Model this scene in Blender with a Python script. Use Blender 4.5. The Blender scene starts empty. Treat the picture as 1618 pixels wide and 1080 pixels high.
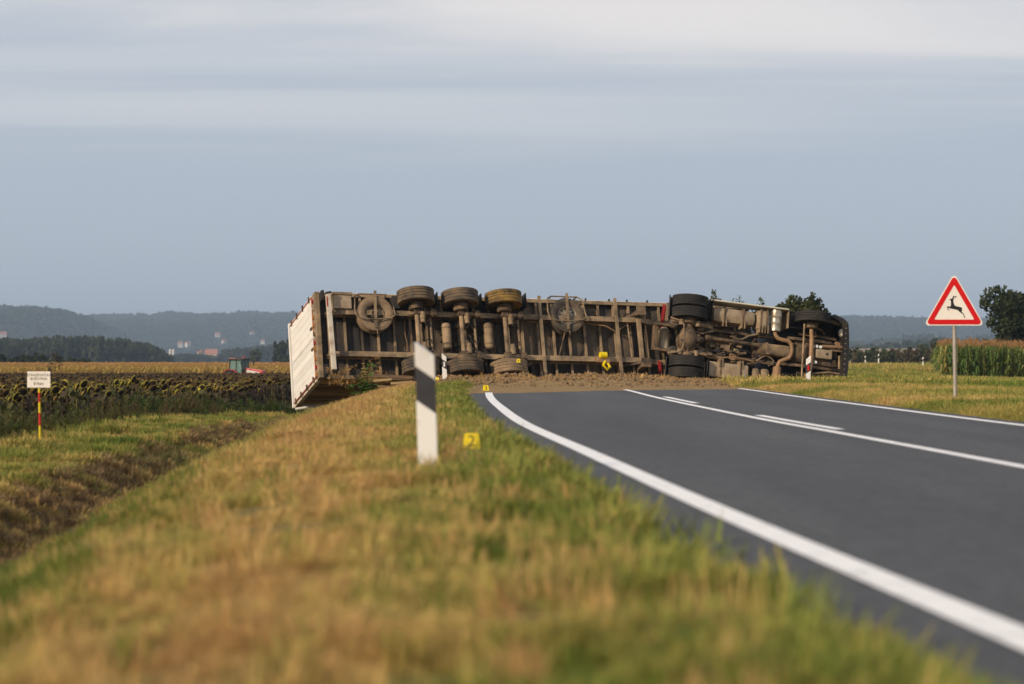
import bpy, bmesh, math, random
import numpy as np
from mathutils import Vector, Matrix, Euler

random.seed(7)
RNG = np.random.default_rng(11)
R = math.radians
SC = bpy.context.scene
COL = SC.collection

# ------------------------------------------------------------------ camera
CZ = 0.72                      # eye height above the road
F = 3820.0                     # focal length in pixels of the 1618 px wide photograph
cam_d = bpy.data.cameras.new('camera')
cam = bpy.data.objects.new('camera', cam_d)
COL.objects.link(cam)
cam.location = (0, 0, CZ)
cam.rotation_euler = (R(90) + math.atan(26 / F), 0, 0)
cam_d.sensor_width = 36
cam_d.lens = 85.0
cam_d.clip_start = 0.1
cam_d.clip_end = 40000
cam_d.dof.use_dof = True
cam_d.dof.focus_distance = 66
cam_d.dof.aperture_fstop = 2.5
SC.camera = cam

# ------------------------------------------------------------------ light
SUN_AZ = 47     # degrees left of straight behind the camera
SUN_EL = 24
sdir = Vector((-math.sin(R(SUN_AZ)) * math.cos(R(SUN_EL)), -math.cos(R(SUN_AZ)) * math.cos(R(SUN_EL)), math.sin(R(SUN_EL))))
sun_d = bpy.data.lights.new('sun', 'SUN')
sun_d.energy = 3.9
sun_d.angle = R(2.0)
sun_d.color = (1.0, 0.82, 0.61)
sun = bpy.data.objects.new('sun', sun_d)
COL.objects.link(sun)
sun.rotation_euler = sdir.to_track_quat('Z', 'Y').to_euler()

world = bpy.data.worlds.new('World')
SC.world = world
world.use_nodes = True


def build_world():
    nt = world.node_tree
    N, L = nt.nodes, nt.links
    N.clear()
    out = N.new('ShaderNodeOutputWorld')
    sky = N.new('ShaderNodeTexSky')
    sky.sky_type = 'NISHITA'
    sky.sun_disc = False
    sky.sun_elevation = R(SUN_EL)
    sky.sun_rotation = math.atan2(sdir.x, sdir.y)
    b1 = N.new('ShaderNodeBackground')
    b1.inputs[1].default_value = 0.08
    L.new(sky.outputs[0], b1.inputs[0])
    tc = N.new('ShaderNodeTexCoord')
    sep = N.new('ShaderNodeSeparateXYZ')
    L.new(tc.outputs['Generated'], sep.inputs[0])

    def m(op, a, b=None, clamp=False):
        n = N.new('ShaderNodeMath')
        n.operation = op
        n.use_clamp = clamp
        for i, v in enumerate((a, b)):
            if v is None:
                continue
            if isinstance(v, (int, float)):
                n.inputs[i].default_value = v
            else:
                L.new(v, n.inputs[i])
        return n.outputs[0]
    zc = m('MAXIMUM', sep.outputs[2], 0.0)
    zz = m('ADD', zc, 0.05)
    u = m('DIVIDE', sep.outputs[0], zz)
    v = m('DIVIDE', sep.outputs[1], zz)
    comb = N.new('ShaderNodeCombineXYZ')
    L.new(m('MULTIPLY', u, 0.36), comb.inputs[0])
    L.new(m('MULTIPLY', v, 0.80), comb.inputs[1])
    comb.inputs[2].default_value = 14.6
    n1 = N.new('ShaderNodeTexNoise')
    n1.inputs['Scale'].default_value = 1.0
    n1.inputs['Detail'].default_value = 7
    n1.inputs['Roughness'].default_value = 0.5
    n1.inputs['Distortion'].default_value = 0.6
    L.new(comb.outputs[0], n1.inputs['Vector'])
    # streaks dissolve into even haze towards the horizon
    fade = N.new('ShaderNodeMapRange')
    fade.inputs[1].default_value = 0.075
    fade.inputs[2].default_value = 0.135
    L.new(zc, fade.inputs[0])
    ramp = N.new('ShaderNodeValToRGB')
    ramp.color_ramp.interpolation = 'EASE'
    ramp.color_ramp.elements[0].position = 0.36
    ramp.color_ramp.elements[0].color = (0, 0, 0, 1)
    ramp.color_ramp.elements[1].position = 0.72
    ramp.color_ramp.elements[1].color = (1, 1, 1, 1)
    L.new(n1.outputs[0], ramp.inputs[0])
    fac = m('MULTIPLY', ramp.outputs[0], fade.outputs[0])
    mix = N.new('ShaderNodeMix')
    mix.data_type = 'RGBA'
    mix.inputs[6].default_value = (0.455, 0.515, 0.610, 1)
    mix.inputs[7].default_value = (0.860, 0.810, 0.790, 1)
    L.new(fac, mix.inputs[0])
    b2 = N.new('ShaderNodeBackground')
    b2.inputs[1].default_value = 1.0
    L.new(mix.outputs[2], b2.inputs[0])
    ms = N.new('ShaderNodeMixShader')
    ms.inputs[0].default_value = 0.86
    L.new(b1.outputs[0], ms.inputs[1])
    L.new(b2.outputs[0], ms.inputs[2])
    L.new(ms.outputs[0], out.inputs[0])


build_world()
SC.view_settings.view_transform = 'Standard'
SC.view_settings.look = 'None'
SC.view_settings.exposure = 0.12
SC.view_settings.gamma = 1.0
SC.view_settings.use_curve_mapping = False
SC.render.engine = 'CYCLES'
SC.cycles.use_denoising = True
SC.cycles.max_bounces = 6
SC.cycles.diffuse_bounces = 3
SC.cycles.transparent_max_bounces = 8
SC.cycles.volume_bounces = 0
SC.cycles.use_adaptive_sampling = True
SC.cycles.adaptive_threshold = 0.02


# ------------------------------------------------------------------ helpers
def at(px, py, d):
    """the point that lies d metres down the view axis at a measured place of the photograph"""
    return Vector(((px - 809) / F * d, d, CZ + (566 - py) / F * d))


def tag(o, label=None, cat=None, group=None, kind=None):
    if label:
        o['label'] = label
    if cat:
        o['category'] = cat
    if group:
        o['group'] = group
    if kind:
        o['kind'] = kind
    return o


def empty(name, loc=(0, 0, 0), rz=0.0, mat=None):
    o = bpy.data.objects.new(name, None)
    o.empty_display_size = 0.2
    COL.objects.link(o)
    if mat is not None:
        o.matrix_world = mat
    else:
        o.location = loc
        o.rotation_euler = (0, 0, rz)
    return o


def link_mesh(name, me, parent=None, mats=(), col=COL):
    o = bpy.data.objects.new(name, me)
    col.objects.link(o)
    for m in mats:
        me.materials.append(m)
    if parent is not None:
        o.parent = parent
    return o


class MB:
    def __init__(self):
        self.v, self.f, self.m = [], [], []

    def add(self, vs, fs, mi=0):
        b = len(self.v)
        self.v += [tuple(p) for p in vs]
        self.f += [tuple(i + b for i in f) for f in fs]
        self.m += [mi] * len(fs)
        return self

    def box(self, c, s, rot=None, mi=0, taper=1.0):
        c = Vector(c)
        hx, hy, hz = s[0] / 2, s[1] / 2, s[2] / 2
        vs = []
        for z in (-1, 1):
            t = taper if z > 0 else 1.0
            for x, y in ((-1, -1), (1, -1), (1, 1), (-1, 1)):
                p = Vector((x * hx * t, y * hy * t, z * hz))
                if rot is not None:
                    p = rot @ p
                vs.append(c + p)
        return self.add(vs, [(3, 2, 1, 0), (4, 5, 6, 7), (0, 1, 5, 4), (1, 2, 6, 5), (2, 3, 7, 6), (3, 0, 4, 7)], mi)

    def span(self, a, b, mi=0):
        c = [(a[i] + b[i]) / 2 for i in range(3)]
        s = [abs(a[i] - b[i]) for i in range(3)]
        return self.box(c, s, mi=mi)

    def bar(self, p0, p1, w, h, up=(0, 0, 1), mi=0):
        p0, p1 = Vector(p0), Vector(p1)
        d = (p1 - p0)
        x = d.normalized()
        y = Vector(up).cross(x)
        if y.length < 1e-4:
            y = Vector((0, 1, 0)).cross(x)
        y.normalize()
        z = x.cross(y)
        rot = Matrix((x, y, z)).transposed()
        return self.box((p0 + p1) / 2, (d.length, w, h), rot, mi)

    def tube(self, path, r, n=8, mi=0, caps=True):
        P = [Vector(p) for p in path]
        rs = r if isinstance(r, (list, tuple)) else [r] * len(P)
        vs, fs = [], []
        t0 = (P[1] - P[0]).normalized()
        a = Vector((0, 0, 1)).cross(t0)
        if a.length < 1e-3:
            a = Vector((0, 1, 0)).cross(t0)
        a.normalize()
        for i, p in enumerate(P):
            if i == 0:
                t = t0
            elif i == len(P) - 1:
                t = (P[i] - P[i - 1]).normalized()
            else:
                t = ((P[i] - P[i - 1]).normalized() + (P[i + 1] - P[i]).normalized())
                t = t.normalized() if t.length > 1e-6 else (P[i + 1] - P[i]).normalized()
            a = (a - t * a.dot(t))
            a = a.normalized() if a.length > 1e-6 else t.orthogonal().normalized()
            b = t.cross(a)
            for k in range(n):
                an = 2 * math.pi * k / n
                vs.append(p + (a * math.cos(an) + b * math.sin(an)) * rs[i])
        for i in range(len(P) - 1):
            for k in range(n):
                k2 = (k + 1) % n
                fs.append((i * n + k, i * n + k2, (i + 1) * n + k2, (i + 1) * n + k))
        if caps:
            fs.append(tuple(reversed(range(n))))
            fs.append(tuple((len(P) - 1) * n + k for k in range(n)))
        return self.add(vs, fs, mi)

    def cyl(self, p0, p1, r, r1=None, n=14, mi=0):
        return self.tube([p0, p1], [r, r if r1 is None else r1], n, mi)

    def lathe(self, prof, o, axis, n=28, mi=0, closed=False):
        """prof: (radius, height along axis) pairs"""
        ax = Vector(axis).normalized()
        a = ax.orthogonal().normalized()
        b = ax.cross(a)
        o = Vector(o)
        vs, fs = [], []
        for r, h in prof:
            for k in range(n):
                t = 2 * math.pi * k / n
                vs.append(o + ax * h + (a * math.cos(t) + b * math.sin(t)) * r)
        m = len(prof)
        for i in range(m if closed else m - 1):
            j = (i + 1) % m
            for k in range(n):
                k2 = (k + 1) % n
                fs.append((i * n + k, i * n + k2, j * n + k2, j * n + k))
        return self.add(vs, fs, mi)

    def prism(self, poly, f0, f1, mi=0):
        """poly: 2D outline; f0, f1 map (a, b) to the two 3D faces"""
        n = len(poly)
        vs = [f0(*p) for p in poly] + [f1(*p) for p in poly]
        fs = [tuple(reversed(range(n))), tuple(range(n, 2 * n))]
        for k in range(n):
            k2 = (k + 1) % n
            fs.append((k, k2, n + k2, n + k))
        return self.add(vs, fs, mi)

    def mesh(self, name, smooth=None, bevel=0.0):
        me = bpy.data.meshes.new(name)
        me.from_pydata(self.v, [], self.f)
        me.polygons.foreach_set('material_index', self.m)
        if bevel or True:
            bm = bmesh.new()
            bm.from_mesh(me)
            if bevel:
                es = [e for e in bm.edges if len(e.link_faces) == 2 and e.calc_face_angle(0) > 0.6]
                bmesh.ops.bevel(bm, geom=es, offset=bevel, segments=2, profile=0.6, affect='EDGES')
            bmesh.ops.recalc_face_normals(bm, faces=bm.faces)
            bm.to_mesh(me)
            bm.free()
        if smooth is not None:
            me.polygons.foreach_set('use_smooth', [True] * len(me.polygons))
            me.set_sharp_from_angle(angle=R(smooth))
        me.update()
        return me

    def build(self, name, mats, parent=None, smooth=None, bevel=0.0):
        if not isinstance(mats, (list, tuple)):
            mats = [mats]
        return link_mesh(name, self.mesh(name, smooth, bevel), parent, mats)


def lattice(ix, iy, seed):
    h = (ix * 374761393 + iy * 668265263 + seed * 982451653) & 0x7fffffff
    h = (h ^ (h >> 13)) * 1274126177 & 0x7fffffff
    return ((h ^ (h >> 16)) & 0xffff) / 65535.0


def vnoise(x, y, s=1.0, seed=0):
    x = np.asarray(x, dtype=np.float64) / s
    y = np.asarray(y, dtype=np.float64) / s
    ix, iy = np.floor(x).astype(np.int64), np.floor(y).astype(np.int64)
    fx, fy = x - ix, y - iy
    fx, fy = fx * fx * (3 - 2 * fx), fy * fy * (3 - 2 * fy)
    a, b = lattice(ix, iy, seed), lattice(ix + 1, iy, seed)
    c, d = lattice(ix, iy + 1, seed), lattice(ix + 1, iy + 1, seed)
    return (a * (1 - fx) + b * fx) * (1 - fy) + (c * (1 - fx) + d * fx) * fy


def fbm(x, y, s, seed=0, oct=4):
    t, amp, tot = 0, 1.0, 0
    for i in range(oct):
        t = t + vnoise(x, y, s / 2 ** i, seed + i * 17) * amp
        tot += amp
        amp *= 0.5
    return t / tot


def sstep(a, b, x):
    t = np.clip((np.asarray(x, dtype=np.float64) - a) / (b - a), 0, 1)
    return t * t * (3 - 2 * t)


# ------------------------------------------------------------------ materials
MATS = {}


class NT:
    """small wrapper for building a material's node tree"""

    def __init__(self, name):
        self.m = bpy.data.materials.new(name)
        self.m.use_nodes = True
        self.N, self.L = self.m.node_tree.nodes, self.m.node_tree.links
        self.b = self.N['Principled BSDF']
        self.tc = None

    def node(self, t, **kw):
        n = self.N.new(t)
        for k, v in kw.items():
            setattr(n, k, v)
        return n

    def co(self, kind='Object'):
        if kind == 'World':
            return self.node('ShaderNodeNewGeometry').outputs['Position']
        if self.tc is None:
            self.tc = self.node('ShaderNodeTexCoord')
        return self.tc.outputs[kind]

    def noise(self, vec, scale, detail=5, rough=0.6, stretch=None, dist=0.0):
        if stretch:
            mp = self.node('ShaderNodeMapping')
            mp.inputs['Scale'].default_value = stretch
            self.L.new(vec, mp.inputs[0])
            vec = mp.outputs[0]
        n = self.node('ShaderNodeTexNoise')
        n.inputs['Scale'].default_value = scale
        n.inputs['Detail'].default_value = detail
        n.inputs['Roughness'].default_value = rough
        n.inputs['Distortion'].default_value = dist
        self.L.new(vec, n.inputs['Vector'])
        return n.outputs[0]

    def ramp(self, fac, stops, interp='LINEAR'):
        r = self.node('ShaderNodeValToRGB')
        r.color_ramp.interpolation = interp
        el = r.color_ramp.elements
        while len(el) < len(stops):
            el.new(0.5)
        for e, (p, c) in zip(el, stops):
            e.position = p
            e.color = (c, c, c, 1) if isinstance(c, (int, float)) else (*c, 1)
        self.L.new(fac, r.inputs[0])
        return r.outputs[0]

    def mix(self, fac, a, b, mode='MIX'):
        n = self.node('ShaderNodeMix', data_type='RGBA', blend_type=mode)
        for s, v in ((0, fac), (6, a), (7, b)):
            if isinstance(v, (int, float)):
                n.inputs[s].default_value = v
            elif isinstance(v, tuple):
                n.inputs[s].default_value = (*v, 1)
            else:
                self.L.new(v, n.inputs[s])
        return n.outputs[2]

    def math(self, op, a, b=0.0, clamp=False):
        n = self.node('ShaderNodeMath', operation=op, use_clamp=clamp)
        for i, v in enumerate((a, b)):
            if isinstance(v, (int, float)):
                n.inputs[i].default_value = v
            else:
                self.L.new(v, n.inputs[i])
        return n.outputs[0]

    def attr(self, name, kind='INSTANCER'):
        n = self.node('ShaderNodeAttribute', attribute_type=kind, attribute_name=name)
        return n.outputs['Fac']

    def bump(self, h, strength=0.3, dist=0.01):
        b = self.node('ShaderNodeBump')
        b.inputs['Strength'].default_value = strength
        b.inputs['Distance'].default_value = dist
        self.L.new(h, b.inputs['Height'])
        self.L.new(b.outputs[0], self.b.inputs['Normal'])

    def done(self, col, rough=0.7, metal=0.0, spec=0.4):
        for key, v in (('Base Color', col), ('Roughness', rough), ('Metallic', metal), ('Specular IOR Level', spec)):
            if isinstance(v, (int, float)):
                self.b.inputs[key].default_value = v
            elif isinstance(v, tuple):
                self.b.inputs[key].default_value = (*v, 1)
            else:
                self.L.new(v, self.b.inputs[key])
        return self.m


def two_tone(name, c1, c2, scale=4.0, lo=0.35, hi=0.65, rough=0.75, metal=0.0, bump=0.0, detail=6, stretch=None, spec=0.35, fine=0.25):
    """a base colour with patches of a second one (dust, mud, rust, fading) and a fine mottling"""
    if name in MATS:
        return MATS[name]
    t = NT(name)
    co = t.co('Object')
    n = t.noise(co, scale, detail, 0.65, stretch)
    fac = t.ramp(n, [(lo, 0.0), (hi, 1.0)])
    col = t.mix(fac, c1, c2)
    nf = t.noise(co, scale * 9, 4, 0.7)
    col = t.mix(fine, col, t.ramp(nf, [(0.3, 0.25), (0.7, 1.0)]), 'MULTIPLY')
    oi = t.node('ShaderNodeObjectInfo')
    var = t.ramp(oi.outputs['Random'], [(0.0, 0.82), (1.0, 1.0)])
    col = t.mix(1.0, col, var, 'MULTIPLY')
    if bump:
        t.bump(nf, bump, 0.01)
    MATS[name] = t.done(col, rough, metal, spec)
    return MATS[name]


MUD = (0.235, 0.155, 0.085)
DUST = (0.29, 0.205, 0.12)
M = MATS
two_tone('muddy_steel', (0.034, 0.028, 0.024), (0.235, 0.155, 0.085), 3.4, 0.36, 0.64, 0.85, bump=0.4)
two_tone('dusty_steel', (0.085, 0.064, 0.045), (0.37, 0.26, 0.15), 2.3, 0.30, 0.60, 0.85, bump=0.35)
two_tone('underfloor', (0.042, 0.038, 0.036), (0.175, 0.125, 0.08), 1.3, 0.40, 0.66, 0.9, bump=0.3, stretch=(1.0, 0.55, 1))
two_tone('dark_plastic', (0.016, 0.016, 0.017), (0.055, 0.044, 0.034), 3.0, 0.42, 0.75, 0.7)
two_tone('black_rubber', (0.020, 0.019, 0.019), (0.060, 0.048, 0.037), 2.5, 0.42, 0.78, 0.85, bump=0.3)
two_tone('muddy_rubber', (0.055, 0.047, 0.040), (0.23, 0.158, 0.09), 2.0, 0.38, 0.68, 0.9, bump=0.4)
two_tone('yellow_mud_rubber', (0.055, 0.044, 0.034), (0.33, 0.20, 0.05), 1.6, 0.42, 0.62, 0.9, bump=0.4)
two_tone('dried_mud_rubber', (0.17, 0.12, 0.072), (0.34, 0.235, 0.14), 3.0, 0.3, 0.65, 0.95, bump=0.4)
two_tone('tank_metal', (0.46, 0.36, 0.24), (0.30, 0.205, 0.115), 2.4, 0.36, 0.64, 0.6, 0.12, bump=0.15)
two_tone('bright_metal', (0.55, 0.47, 0.36), (0.30, 0.21, 0.12), 3.0, 0.46, 0.75, 0.35, 0.8)
two_tone('rusty_pipe', (0.40, 0.24, 0.125), (0.27, 0.165, 0.09), 4.0, 0.35, 0.65, 0.75, 0.2)
two_tone('rim_metal', (0.38, 0.33, 0.26), (0.17, 0.115, 0.07), 5.0, 0.4, 0.65, 0.6, 0.5)
two_tone('white_panel', (0.80, 0.76, 0.69), (0.64, 0.56, 0.46), 1.3, 0.5, 0.85, 0.55, fine=0.1)
two_tone('pale_bar', (0.66, 0.58, 0.46), (0.33, 0.22, 0.13), 3.0, 0.45, 0.72, 0.6)
two_tone('skirt_panel', (0.66, 0.62, 0.50), (0.45, 0.38, 0.27), 2.0, 0.5, 0.8, 0.5)
two_tone('red_trim', (0.36, 0.022, 0.022), (0.22, 0.03, 0.025), 3.0, 0.5, 0.8, 0.5)
two_tone('orange_trim', (0.50, 0.19, 0.03), (0.3, 0.12, 0.04), 3.0, 0.5, 0.8, 0.6)
two_tone('wood_board', (0.26, 0.155, 0.065), (0.14, 0.08, 0.04), 1.5, 0.35, 0.65, 0.85, bump=0.3, stretch=(0.3, 4, 4))
two_tone('pale_board', (0.46, 0.31, 0.13), (0.28, 0.17, 0.07), 1.5, 0.35, 0.65, 0.85, bump=0.3, stretch=(0.3, 4, 4))
two_tone('yellow_plastic', (0.80, 0.60, 0.005), (0.72, 0.50, 0.01), 6.0, 0.4, 0.8, 0.5, fine=0.05)
two_tone('black_paint', (0.012, 0.012, 0.013), (0.03, 0.028, 0.026), 6.0, 0.4, 0.8, 0.5)
two_tone('post_black', (0.035, 0.034, 0.04), (0.06, 0.055, 0.055), 9.0, 0.4, 0.8, 0.6)
two_tone('post_white', (0.82, 0.79, 0.74), (0.60, 0.52, 0.42), 14.0, 0.55, 0.80, 0.6, fine=0.10, stretch=(1, 1, 0.5))
two_tone('post_side', (0.52, 0.46, 0.25), (0.36, 0.31, 0.17), 9.0, 0.4, 0.8, 0.7)
two_tone('sign_white', (0.80, 0.74, 0.66), (0.72, 0.66, 0.57), 5.0, 0.4, 0.9, 0.45, fine=0.04)
two_tone('sign_red', (0.60, 0.004, 0.006), (0.52, 0.004, 0.006), 4.0, 0.4, 0.9, 0.4, fine=0.03)
two_tone('galvanised', (0.42, 0.38, 0.32), (0.31, 0.27, 0.22), 7.0, 0.4, 0.7, 0.55, 0.4)
two_tone('red_paint', (0.55, 0.02, 0.012), (0.42, 0.03, 0.02), 6.0, 0.5, 0.9, 0.45)
two_tone('farm_red', (0.58, 0.05, 0.04), (0.42, 0.045, 0.035), 2.0, 0.5, 0.9, 0.4)
two_tone('reflector_red', (0.75, 0.02, 0.01), (0.68, 0.02, 0.01), 6.0, 0.5, 0.9, 0.25)
two_tone('reflector_white', (0.85, 0.84, 0.80), (0.78, 0.76, 0.7), 6.0, 0.5, 0.9, 0.25)
two_tone('pole_yellow', (0.80, 0.62, 0.01), (0.70, 0.52, 0.02), 6.0, 0.5, 0.9, 0.45)
two_tone('cab_paint', (0.035, 0.035, 0.037), (0.06, 0.05, 0.042), 1.0, 0.4, 0.8, 0.4)
two_tone('bark', (0.10, 0.075, 0.05), (0.055, 0.042, 0.03), 6.0, 0.4, 0.7, 0.9, bump=0.5)
two_tone('house_white', (0.70, 0.66, 0.60), (0.6, 0.56, 0.5), 0.2, 0.4, 0.8, 0.9)
two_tone('house_cream', (0.55, 0.44, 0.30), (0.48, 0.38, 0.26), 0.2, 0.4, 0.8, 0.9)
two_tone('roof_tile', (0.40, 0.16, 0.09), (0.30, 0.13, 0.08), 0.4, 0.4, 0.8, 0.9)
two_tone('dark_window', (0.03, 0.035, 0.04), (0.04, 0.045, 0.05), 0.4, 0.4, 0.8, 0.3)
two_tone('clod', (0.30, 0.195, 0.095), (0.15, 0.095, 0.05), 9.0, 0.35, 0.65, 0.95, bump=0.5)


def cab_glass():
    t = NT('cab_glass')
    t.b.inputs['Transmission Weight'].default_value = 0.6
    t.b.inputs['IOR'].default_value = 1.1
    return t.done((0.30, 0.45, 0.40), 0.1, 0, 0.5)


M['cab_glass'] = cab_glass()


def asphalt():
    t = NT('asphalt')
    co = t.co('World')
    n1 = t.noise(co, 0.9, 5, 0.6, (1.0, 0.07, 1))
    n2 = t.noise(co, 55, 4, 0.8)
    n3 = t.noise(co, 2.2, 7, 0.75)
    n4 = t.noise(co, 14, 4, 0.8, (1.0, 0.45, 1))
    col = t.ramp(n1, [(0.30, (0.054, 0.056, 0.061)), (0.5, (0.072, 0.073, 0.078)), (0.72, (0.092, 0.092, 0.094))])
    col = t.mix(0.8, col, t.ramp(n2, [(0.34, 0.30), (0.66, 1.5)]), 'MULTIPLY')
    col = t.mix(0.55, col, t.ramp(n4, [(0.34, 0.45), (0.62, 1.35)]), 'MULTIPLY')
    col = t.mix(0.45, col, t.ramp(n3, [(0.32, 0.55), (0.6, 1.1)]), 'MULTIPLY')
    t.bump(t.math('ADD', n2, n4), 0.6, 0.008)
    M['asphalt'] = t.done(col, 0.78, 0, 0.35)


asphalt()


def road_paint():
    t = NT('road_paint')
    co = t.co('World')
    n = t.noise(co, 5, 6, 0.75)
    n2 = t.noise(co, 70, 3, 0.7)
    wear = t.ramp(t.math('ADD', n, t.math('MULTIPLY', n2, 0.25)), [(0.66, 0.0), (0.90, 0.8)])
    col = t.mix(wear, (0.84, 0.82, 0.80), (0.16, 0.16, 0.16))
    t.bump(n2, 0.3, 0.004)
    M['road_paint'] = t.done(col, 0.6, 0, 0.35)


road_paint()


def ground_mat():
    t = NT('ground_soil')
    co = t.co('World')
    big = t.noise(co, 0.35, 5, 0.6)
    mid = t.noise(co, 3.2, 6, 0.7)
    fine = t.noise(co, 45, 4, 0.7)
    dry = t.ramp(mid, [(0.3, (0.155, 0.098, 0.042)), (0.7, (0.33, 0.22, 0.09))])
    grn = t.ramp(mid, [(0.3, (0.060, 0.070, 0.018)), (0.7, (0.13, 0.125, 0.040))])
    col = t.mix(t.ramp(big, [(0.40, 0.0), (0.62, 1.0)]), dry, grn)
    # the fields: brown under the sunflowers, meadow green on the far right
    fld = t.attr('field', 'GEOMETRY')
    col = t.mix(fld, col, t.ramp(mid, [(0.3, (0.055, 0.038, 0.022)), (0.7, (0.10, 0.070, 0.038))]))
    mdw = t.attr('meadow', 'GEOMETRY')
    col = t.mix(mdw, col, t.ramp(t.noise(co, 0.06, 5, 0.6, (1, 0.3, 1)), [(0.3, (0.14, 0.17, 0.04)), (0.7, (0.27, 0.23, 0.08))]))
    col = t.mix(0.5, col, t.ramp(fine, [(0.3, 0.4), (0.7, 1.0)]), 'MULTIPLY')
    t.bump(t.math('ADD', mid, t.math('MULTIPLY', fine, 0.4)), 0.6, 0.05)
    M['ground_soil'] = t.done(col, 0.95, 0, 0.15)


ground_mat()


def soil_mat():
    t = NT('spilled_soil')
    co = t.co('World')
    mid = t.noise(co, 1.1, 6, 0.7)
    fine = t.noise(co, 14, 5, 0.75)
    col = t.ramp(mid, [(0.3, (0.22, 0.135, 0.060)), (0.5, (0.36, 0.24, 0.11)), (0.72, (0.30, 0.215, 0.095))])
    col = t.mix(0.6, col, t.ramp(fine, [(0.32, 0.35), (0.65, 1.0)]), 'MULTIPLY')
    t.bump(fine, 0.8, 0.05)
    M['spilled_soil'] = t.done(col, 0.95, 0, 0.15)


soil_mat()


def blade_mat(name, stops, spread=0.16, rough=0.7, trans=0.25, world_scale=0.9):
    """leaf colour picked along stops by the plant's own tint plus patches across the ground"""
    t = NT(name)
    tint = t.attr('tint')
    pos = t.noise(t.co('World'), world_scale, 3, 0.6)
    fac = t.math('ADD', tint, t.math('MULTIPLY', t.math('SUBTRACT', pos, 0.5), spread * 2), True)
    col = t.ramp(fac, stops)
    hsv = t.node('ShaderNodeHueSaturation')
    rnd = t.noise(t.co('World'), 14, 2, 0.6)
    t.L.new(t.ramp(rnd, [(0.3, 0.65), (0.7, 1.25)]), hsv.inputs['Value'])
    t.L.new(col, hsv.inputs['Color'])
    col = hsv.outputs[0]
    t.done(col, rough, 0, 0.25)
    out = t.N['Material Output']
    tr = t.node('ShaderNodeBsdfTranslucent')
    t.L.new(col, tr.inputs[0])
    ms = t.node('ShaderNodeMixShader')
    ms.inputs[0].default_value = trans
    t.L.new(t.b.outputs[0], ms.inputs[1])
    t.L.new(tr.outputs[0], ms.inputs[2])
    t.L.new(ms.outputs[0], out.inputs[0])
    M[name] = t.m
    return t.m


# tint 0 = straw, 1 = fresh green
blade_mat('grass_blade', [(0.0, (0.47, 0.275, 0.105)), (0.3, (0.60, 0.40, 0.145)), (0.55, (0.40, 0.32, 0.085)), (0.8, (0.235, 0.24, 0.046)), (1.0, (0.145, 0.195, 0.030))], 0.22, world_scale=2.2)
blade_mat('weed_leaf', [(0.0, (0.14, 0.095, 0.045)), (0.4, (0.10, 0.10, 0.028)), (1.0, (0.045, 0.085, 0.016))], 0.3)
blade_mat('corn_leaf', [(0.0, (0.36, 0.235, 0.065)), (0.4, (0.30, 0.25, 0.06)), (1.0, (0.085, 0.15, 0.028))], 0.2, world_scale=0.25)
blade_mat('corn_tassel', [(0.0, (0.34, 0.17, 0.075)), (1.0, (0.40, 0.225, 0.09))], 0.3, world_scale=0.3)
blade_mat('sunflower_stem', [(0.0, (0.095, 0.065, 0.035)), (1.0, (0.16, 0.145, 0.045))], 0.3)
blade_mat('sunflower_dead_leaf', [(0.0, (0.035, 0.024, 0.017)), (0.7, (0.06, 0.042, 0.022)), (1.0, (0.085, 0.085, 0.025))], 0.3)
blade_mat('sunflower_bract', [(0.0, (0.12, 0.068, 0.026)), (0.5, (0.24, 0.145, 0.03)), (1.0, (0.50, 0.42, 0.05))], 0.35)
blade_mat('sunflower_disc', [(0.0, (0.018, 0.013, 0.012)), (1.0, (0.035, 0.024, 0.018))], 0.3)


def foliage(name, c_dark, c_light, scale=0.6, trans=0.25):
    t = NT(name)
    co = t.co('World')
    n = t.noise(co, scale, 4, 0.6)
    oi = t.node('ShaderNodeObjectInfo')
    col = t.ramp(n, [(0.3, c_dark), (0.7, c_light)])
    col = t.mix(1.0, col, t.ramp(oi.outputs['Random'], [(0, 0.75), (1, 1.15)]), 'MULTIPLY')
    t.done(col, 0.7, 0, 0.25)
    tr = t.node('ShaderNodeBsdfTranslucent')
    t.L.new(col, tr.inputs[0])
    ms = t.node('ShaderNodeMixShader')
    ms.inputs[0].default_value = trans
    t.L.new(t.b.outputs[0], ms.inputs[1])
    t.L.new(tr.outputs[0], ms.inputs[2])
    t.L.new(ms.outputs[0], t.N['Material Output'].inputs[0])
    M[name] = t.m


foliage('leaf_green', (0.030, 0.045, 0.012), (0.085, 0.090, 0.025))
foliage('leaf_dark', (0.018, 0.030, 0.012), (0.050, 0.060, 0.020))
foliage('leaf_brown', (0.060, 0.045, 0.022), (0.11, 0.085, 0.035))
foliage('leaf_fresh', (0.085, 0.19, 0.02), (0.17, 0.32, 0.045), 4.0)
foliage('forest_leaf', (0.022, 0.036, 0.014), (0.060, 0.068, 0.024), 0.12)


def hill_mat():
    t = NT('wooded_hill')
    co = t.co('World')
    n = t.noise(co, 0.004, 6, 0.7)
    n2 = t.noise(co, 0.05, 6, 0.8)
    col = t.ramp(n, [(0.35, (0.024, 0.040, 0.020)), (0.65, (0.050, 0.066, 0.030))])
    col = t.mix(0.9, col, t.ramp(n2, [(0.40, 0.0), (0.60, 2.0)]), 'MULTIPLY')
    t.bump(n2, 1.0, 30.0)
    M['wooded_hill'] = t.done(col, 0.95, 0, 0.1)


hill_mat()
two_tone('stubble', (0.34, 0.23, 0.13), (0.26, 0.20, 0.10), 0.02, 0.4, 0.6, 0.95)

# ------------------------------------------------------------------ the lie of the land
LY = np.array([-30, 0, 6.2, 10.2, 18.5, 26.4, 35, 44.4, 52, 60], float)
LX = np.array([3.6, 1.72, 1.31, 1.05, 0.585, 0.145, -0.15, -0.395, -0.50, -0.55], float)


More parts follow.
